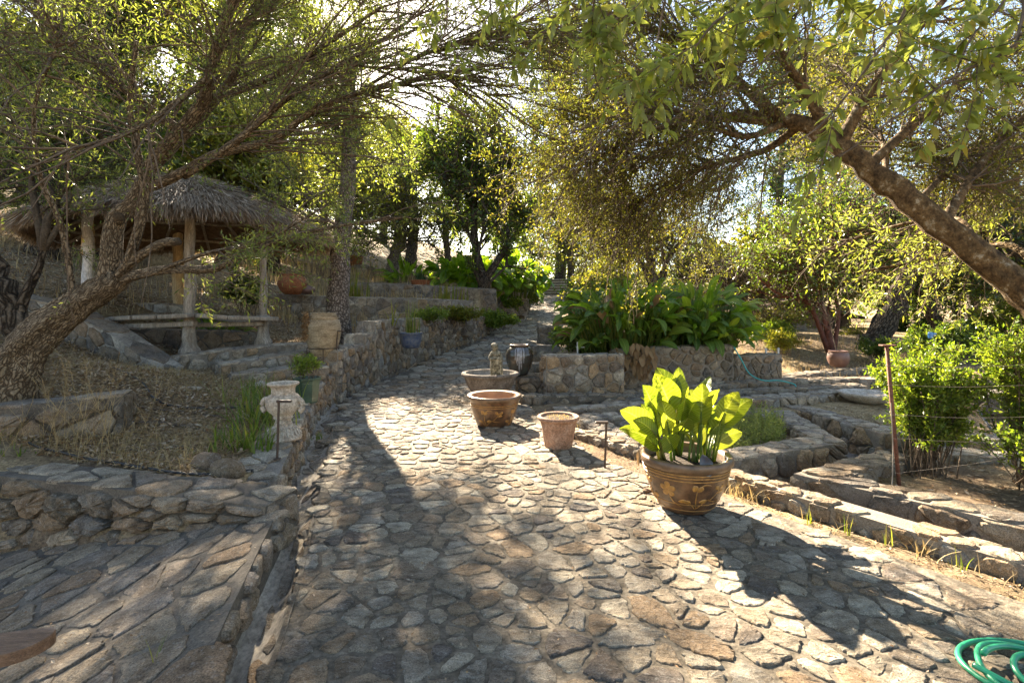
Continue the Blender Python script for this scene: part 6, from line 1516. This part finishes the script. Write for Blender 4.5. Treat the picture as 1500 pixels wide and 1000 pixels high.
# ---- ground cover
def scatter(n, x0, x1, y0, y1, rng, keep=None):
    x = rng.uniform(x0, x1, n); y = rng.uniform(y0, y1, n)
    k = (x < le(y) - .75) if keep is None else keep(x, y)
    x, y = x[k], y[k]; return np.column_stack([x, y, hgt(x, y)])
rng = np.random.default_rng(600)
bedkeep = lambda x, y: (x < le(y) - .68) & (y + (x + 1.5) * .258 > 3.7)
C_ = scatter(60000, -9.5, -1.6, 3.6, 8.6, rng, bedkeep); k = len(C_)
mb = MB(); leaves_quads(mb, C_ + np.column_stack([np.zeros(k), np.zeros(k), rng.uniform(.002, .03, k)]), rvec(rng, k) * [1, 1, .35], norm(rvec(rng, k) * .6 + [0, 0, 1]), rng.uniform(.025, .07, k), rng.uniform(.01, .034, k))
C_ = scatter(26000, -16, -3, 8.6, 16, rng); k = len(C_); leaves_quads(mb, C_ + [0, 0, .02], rvec(rng, k) * [1, 1, .35], norm(rvec(rng, k) * .6 + [0, 0, 1]), rng.uniform(.04, .09, k), rng.uniform(.02, .045, k))
obj('leaf_litter', mb, M['litter'], kind='stuff', label='brown and grey fallen leaves over the sloping bed', cat='leaf litter')
mb = MB()
rk = lambda x, y: (y - (6.6 - (x - .84) * 1.547) < .0) & (x > re_(y) - .02)
C_ = scatter(22000, .5, 4.5, 1.8, 7, rng, rk); k = len(C_); leaves_quads(mb, C_ + [0, 0, .008], rvec(rng, k) * [1, 1, .3], norm(rvec(rng, k) * .6 + [0, 0, 1]), rng.uniform(.015, .04, k), rng.uniform(.004, .015, k))
rk2 = lambda x, y: ((x > 5) & (y > 11) & (y < 17)) | (inpoly(x, y, PLR + [(9, 2), (9, 5.6)]) | ((x > 4.9) & (y > 6.4) & (y < 8.3))) & (rng.random(len(x)) < .8)
C_ = scatter(30000, 2.9, 11, 2, 17, rng, rk2); k = len(C_); leaves_quads(mb, C_ + [0, 0, .01], rvec(rng, k) * [1, 1, .3], norm(rvec(rng, k) * .6 + [0, 0, 1]), rng.uniform(.025, .07, k), rng.uniform(.01, .03, k))
obj('fallen_leaves', mb, M['litter'], kind='stuff', label='dry leaf bits on the soil strips at the right', cat='fallen leaves')
# sparse debris on the paving
mb = MB(); C_ = scatter(4200, -5, 4.5, 1.2, 9, rng, lambda x, y: (x > le(y) - .3) & (x < re_(y)) | (x < patio_xe(y)) & (y < 3.4)); C_[:, 2] = np.where(C_[:, 0] < patio_xe(C_[:, 1]), patio_z(C_[:, 0], C_[:, 1]) + .02, path_z(C_[:, 1]) + .02)
C_[:, 2] -= np.where((C_[:, 0] > patio_xe(C_[:, 1])) & (C_[:, 0] < le(C_[:, 1])), .1, 0)
k = len(C_); leaves_quads(mb, C_, rvec(rng, k) * [1, 1, .1], norm(rvec(rng, k) * .3 + [0, 0, 1]), rng.uniform(.012, .035, k), rng.uniform(.004, .012, k)); obj('paving_litter', mb, M['litter'], kind='stuff', label='few dry leaf bits scattered on the paving', cat='leaf litter')
# dry grass
mb = MB(); C_ = scatter(5200, -6, -2, 3.8, 7.6, rng, lambda x, y: bedkeep(x, y) & (vnoise(x * 1.4 + 5, y * 1.4) > .02)); grass_blades(mb, C_, rng, (.04, .2), .0035, 1.8)
C_ = scatter(26000, -7.5, -1.9, 3.6, 8.4, rng, bedkeep); k = len(C_); leaves_quads(mb, C_ + np.column_stack([np.zeros(k), np.zeros(k), rng.uniform(.004, .05, k)]), rvec(rng, k) * [1, 1, .25], norm(rvec(rng, k) * .6 + [0, 0, 1]), rng.uniform(.05, .16, k), rng.uniform(.002, .005, k))
C_ = scatter(1500, -4.6, -2.6, 3.95, 4.9, rng, bedkeep); grass_blades(mb, C_, rng, (.05, .22), .003, 1.7)
C_ = scatter(600, .9, 4.2, 2, 6.4, rng, lambda x, y: rk(x, y)); grass_blades(mb, C_, rng, (.03, .16), .004, 1.2)
C_ = scatter(2500, -9, -3, 14, 25, rng, lambda x, y: x < le(y) - 1); grass_blades(mb, C_, rng, (.2, .7), .02, .6)
C_ = scatter(2000, -16, -8, 8.5, 20, rng, None); grass_blades(mb, C_, rng, (.15, .5), .015, .8)
C_ = scatter(2200, 4.9, 11, 10.5, 18, rng, lambda x, y: x > 0); grass_blades(mb, C_, rng, (.05, .25), .01, .9)
obj('dry_grass', mb, M['straw'], kind='stuff', label='dry straw coloured grass on the beds and terraces', cat='dry grass')
mb = MB()
# tall airy dry stalks at the left
rg = np.random.default_rng(610)
for i in range(26):
    b0 = np.array([rg.uniform(-4.3, -3.2), rg.uniform(4.2, 4.6), .28]); tip = b0 + [rg.normal(.0, .25), rg.normal(0, .1), rg.uniform(.35, .85)]
    s = spline([b0, (b0 + tip) / 2 + rg.normal(0, .03, 3), tip], 8); tubes(mb, s, .0022, .001, 4); tubes(mb, grow(s[None], 12, (.08, .25), rg, (.3, .9), 4, (0, 0, .3), .1, (.3, 1)), .0012, .0006, 3)
obj('dry_weed_stalks', mb, M['straw'], kind='stuff', label='tall thin dry weed stalks before the mossy outcrop wall', cat='dry weeds')
def tuft(label, c, n, L, W, seed, mat='grass', lean=.7, r_=.12, name='grass_tuft', group=None, cat='grass tuft'):
    rg = np.random.default_rng(seed); m = MB(); c = np.array(c, float)
    C_ = c + np.column_stack([rg.normal(0, r_, n), rg.normal(0, r_, n), np.zeros(n) - .02]); grass_blades(m, C_, rg, L, W, lean, K=5); obj(name, m, M[mat], loc=c, smooth=True, label=label, cat=cat, group=group)
tuft('long leaved green iris clump left of the white urn', (-2.78, 5.6, h1(-2.78, 5.6)), 150, (.2, .5), .016, 620, lean=1.1, r_=.18, name='iris_clump', cat='plant')
tuft('bright green strap leaved clump in front of the white urn', (-2.48, 4.75, h1(-2.48, 4.75)), 110, (.15, .38), .018, 621, lean=1.1, r_=.14, name='iris_clump', cat='plant')
tuft('sprawling green clump further back from the white urn', (-3.1, 6.3, h1(-3.1, 6.3)), 130, (.2, .5), .014, 622, r_=.2, lean=1.1, name='iris_clump', cat='plant')
tuft('small bright green weed at the left edge above the front wall', (-4.25, 4.35, .3), 90, (.08, .2), .02, 623, r_=.08, lean=1.0)
tuft('thin green blades at the far left edge', (-4.55, 4.45, .3), 30, (.2, .36), .012, 624, r_=.05)
tuft('single green weed growing in the patio joint', (-1.5, 2.15, .08), 5, (.12, .22), .005, 625, r_=.01, lean=1.1)
tuft('little green tuft growing from the wall foot by the gutter', (-2.35, 6.2, .02), 20, (.06, .14), .01, 626, r_=.03)
for i, (x, y) in enumerate(((2.45, 3.75), (2.62, 3.6), (2.3, 3.95), (2.85, 3.25))):
    tuft(['green shoots by the kerb wall, in the middle of the row', 'tallest green shoots by the kerb wall', 'yellowing shoots by the kerb wall nearest the big pot', 'green shoots by the kerb wall nearest the right edge'][i], (x, y, -.05), 9, (.06, .16), .008, 630 + i, r_=.02, lean=.4, group='shoots along the kerb wall')
for i, (x, y) in enumerate(((2.0, 4.55), (2.1, 4.45), (2.75, 3.45))):
    tuft(['dry straw tuft right beside the big flowered pot', 'dry straw tuft second from the big flowered pot', 'dry straw tuft lying by the lower kerb wall'][i], (x, y, -.06), 40, (.06, .2), .005, 640 + i, 'straw', r_=.04, lean=1.2)
tuft('hummock of dry grass between the brown pot and the terracotta pot', (.55, 7.3, -.03), 900, (.03, .12), .005, 645, 'straw', r_=.22, lean=1.2)
tuft('tall green reeds on the lower terrace right of the pine trunk', (P(520, 432, 17)[0], 17, 1.8), 60, (.4, 1.3), .05, 646, r_=.25, lean=.25, mat='lf_yellow', name='reeds', cat='plant')
tuft('yellow green reeds on the terrace below the bright leaf clump', (P(660, 436, 17.5)[0], 17.5, 1.7), 60, (.3, 1.0), .05, 647, r_=.3, lean=.3, mat='lf_yellow', name='reeds', cat='plant')
tuft('long pale blade leaning over the stepped path wall', (P(575, 472, 11.8)[0], 11.8, 1.2), 7, (.4, .7), .03, 648, r_=.05, lean=1.2, mat='lf_yellow')
# herbs in the planter
hb = MB(); rg = np.random.default_rng(650); st_ = []
n = 260; pp = np.column_stack([rg.uniform(1.4, 4.0, n * 3), rg.uniform(5.8, 7.6, n * 3)]); inn = inpoly(pp[:, 0], pp[:, 1], [(1.3, 7.2), (1.65, 6.4), (2.5, 5.95), (3.5, 6.35), (3.75, 7.4)]); pp = pp[inn]
wgt = vnoise(pp[:, 0] * 2, pp[:, 1] * 2) + (pp[:, 0] - 2) * .15 > -.05; pp = pp[wgt][:n]; n = len(pp)
b0 = np.column_stack([pp, np.full(n, -.13)]); ht = rg.uniform(.12, .42, n); tp = b0 + np.column_stack([rg.normal(0, .05, n), rg.normal(0, .05, n), ht])
st_ = np.stack([b0, b0 * .5 + tp * .5 + rg.normal(0, .01, (n, 3)), tp], 1); tubes(hb, st_, .0035, .002, 4, cap=False)
foliage(hb, st_, 14000, rg, .035, .012, 1.0, .2, False, .03)
obj('planter_herbs', hb, M['lf_herb'], kind='stuff', label='pale green feathery herbs filling the stone planter', cat='herbs')
# loose twigs and roots on the bed
for i, (pts, r_) in enumerate([([(-4.0, 5.1), (-3.3, 5.2), (-2.9, 5.0), (-2.75, 4.7)], .02), ([(-4.1, 5.5), (-3.4, 5.6), (-2.9, 5.5)], .015), ([(-3.4, 4.5), (-3.0, 4.65), (-2.7, 4.55), (-2.55, 4.45)], .022)]):
    q = spline([(x, y, 0) for x, y in pts], 20); q[:, 2] = hgt(q[:, 0], q[:, 1]) + .012; m = MB(); tubes(m, q, r_, r_ * .4, 7)
    obj('bare_root', m, M['bark_grey'], loc=q[0], smooth=True, label=['long grey root snaking across the leafy bed', 'thin grey root behind the longer one on the bed', 'short thick grey root just above the front wall'][i], cat='root')
# scattered stones on the bed
def rock(label, x, y, s, seed, mat='darkstone', z=None):
    import bmesh
    rg = np.random.default_rng(seed); bm = bmesh.new(); bmesh.ops.create_icosphere(bm, subdivisions=2, radius=1)
    V = np.array([v.co[:] for v in bm.verts]); F = [[v.index for v in f.verts] for f in bm.faces]; bm.free()
    V = V * (1 + .3 * vnoise(V[:, 0] * 2 + seed, V[:, 1] * 2 + V[:, 2] * 1.7)[:, None]) * np.array(s); z = h1(x, y) if z is None else z
    m = MB(); m.add(V + [x, y, z + s[2] * .4], F); obj('loose_stone', m, M[mat], loc=(x, y, z), label=label, cat='stone')
rock('grey loose stone at the wall end by the patio corner', -2.25, 4.05, (.14, .1, .1), 1); rock('rounded stone beside the iris clump in front of the urn', -2.5, 4.2, (.12, .09, .09), 2, 'wallstone'); rock('small pale stone on the lowest curved step', P(382, 560, 7.2)[0], 7.2, (.1, .08, .07), 3, 'capstone')
rock('flat pale stone lying on the leafy slope under the olive', -4.0, 6.4, (.14, .1, .03), 4, 'capstone'); rock('small pointed stone in the middle of the bed', -2.95, 5.6, (.07, .05, .06), 5, 'capstone')
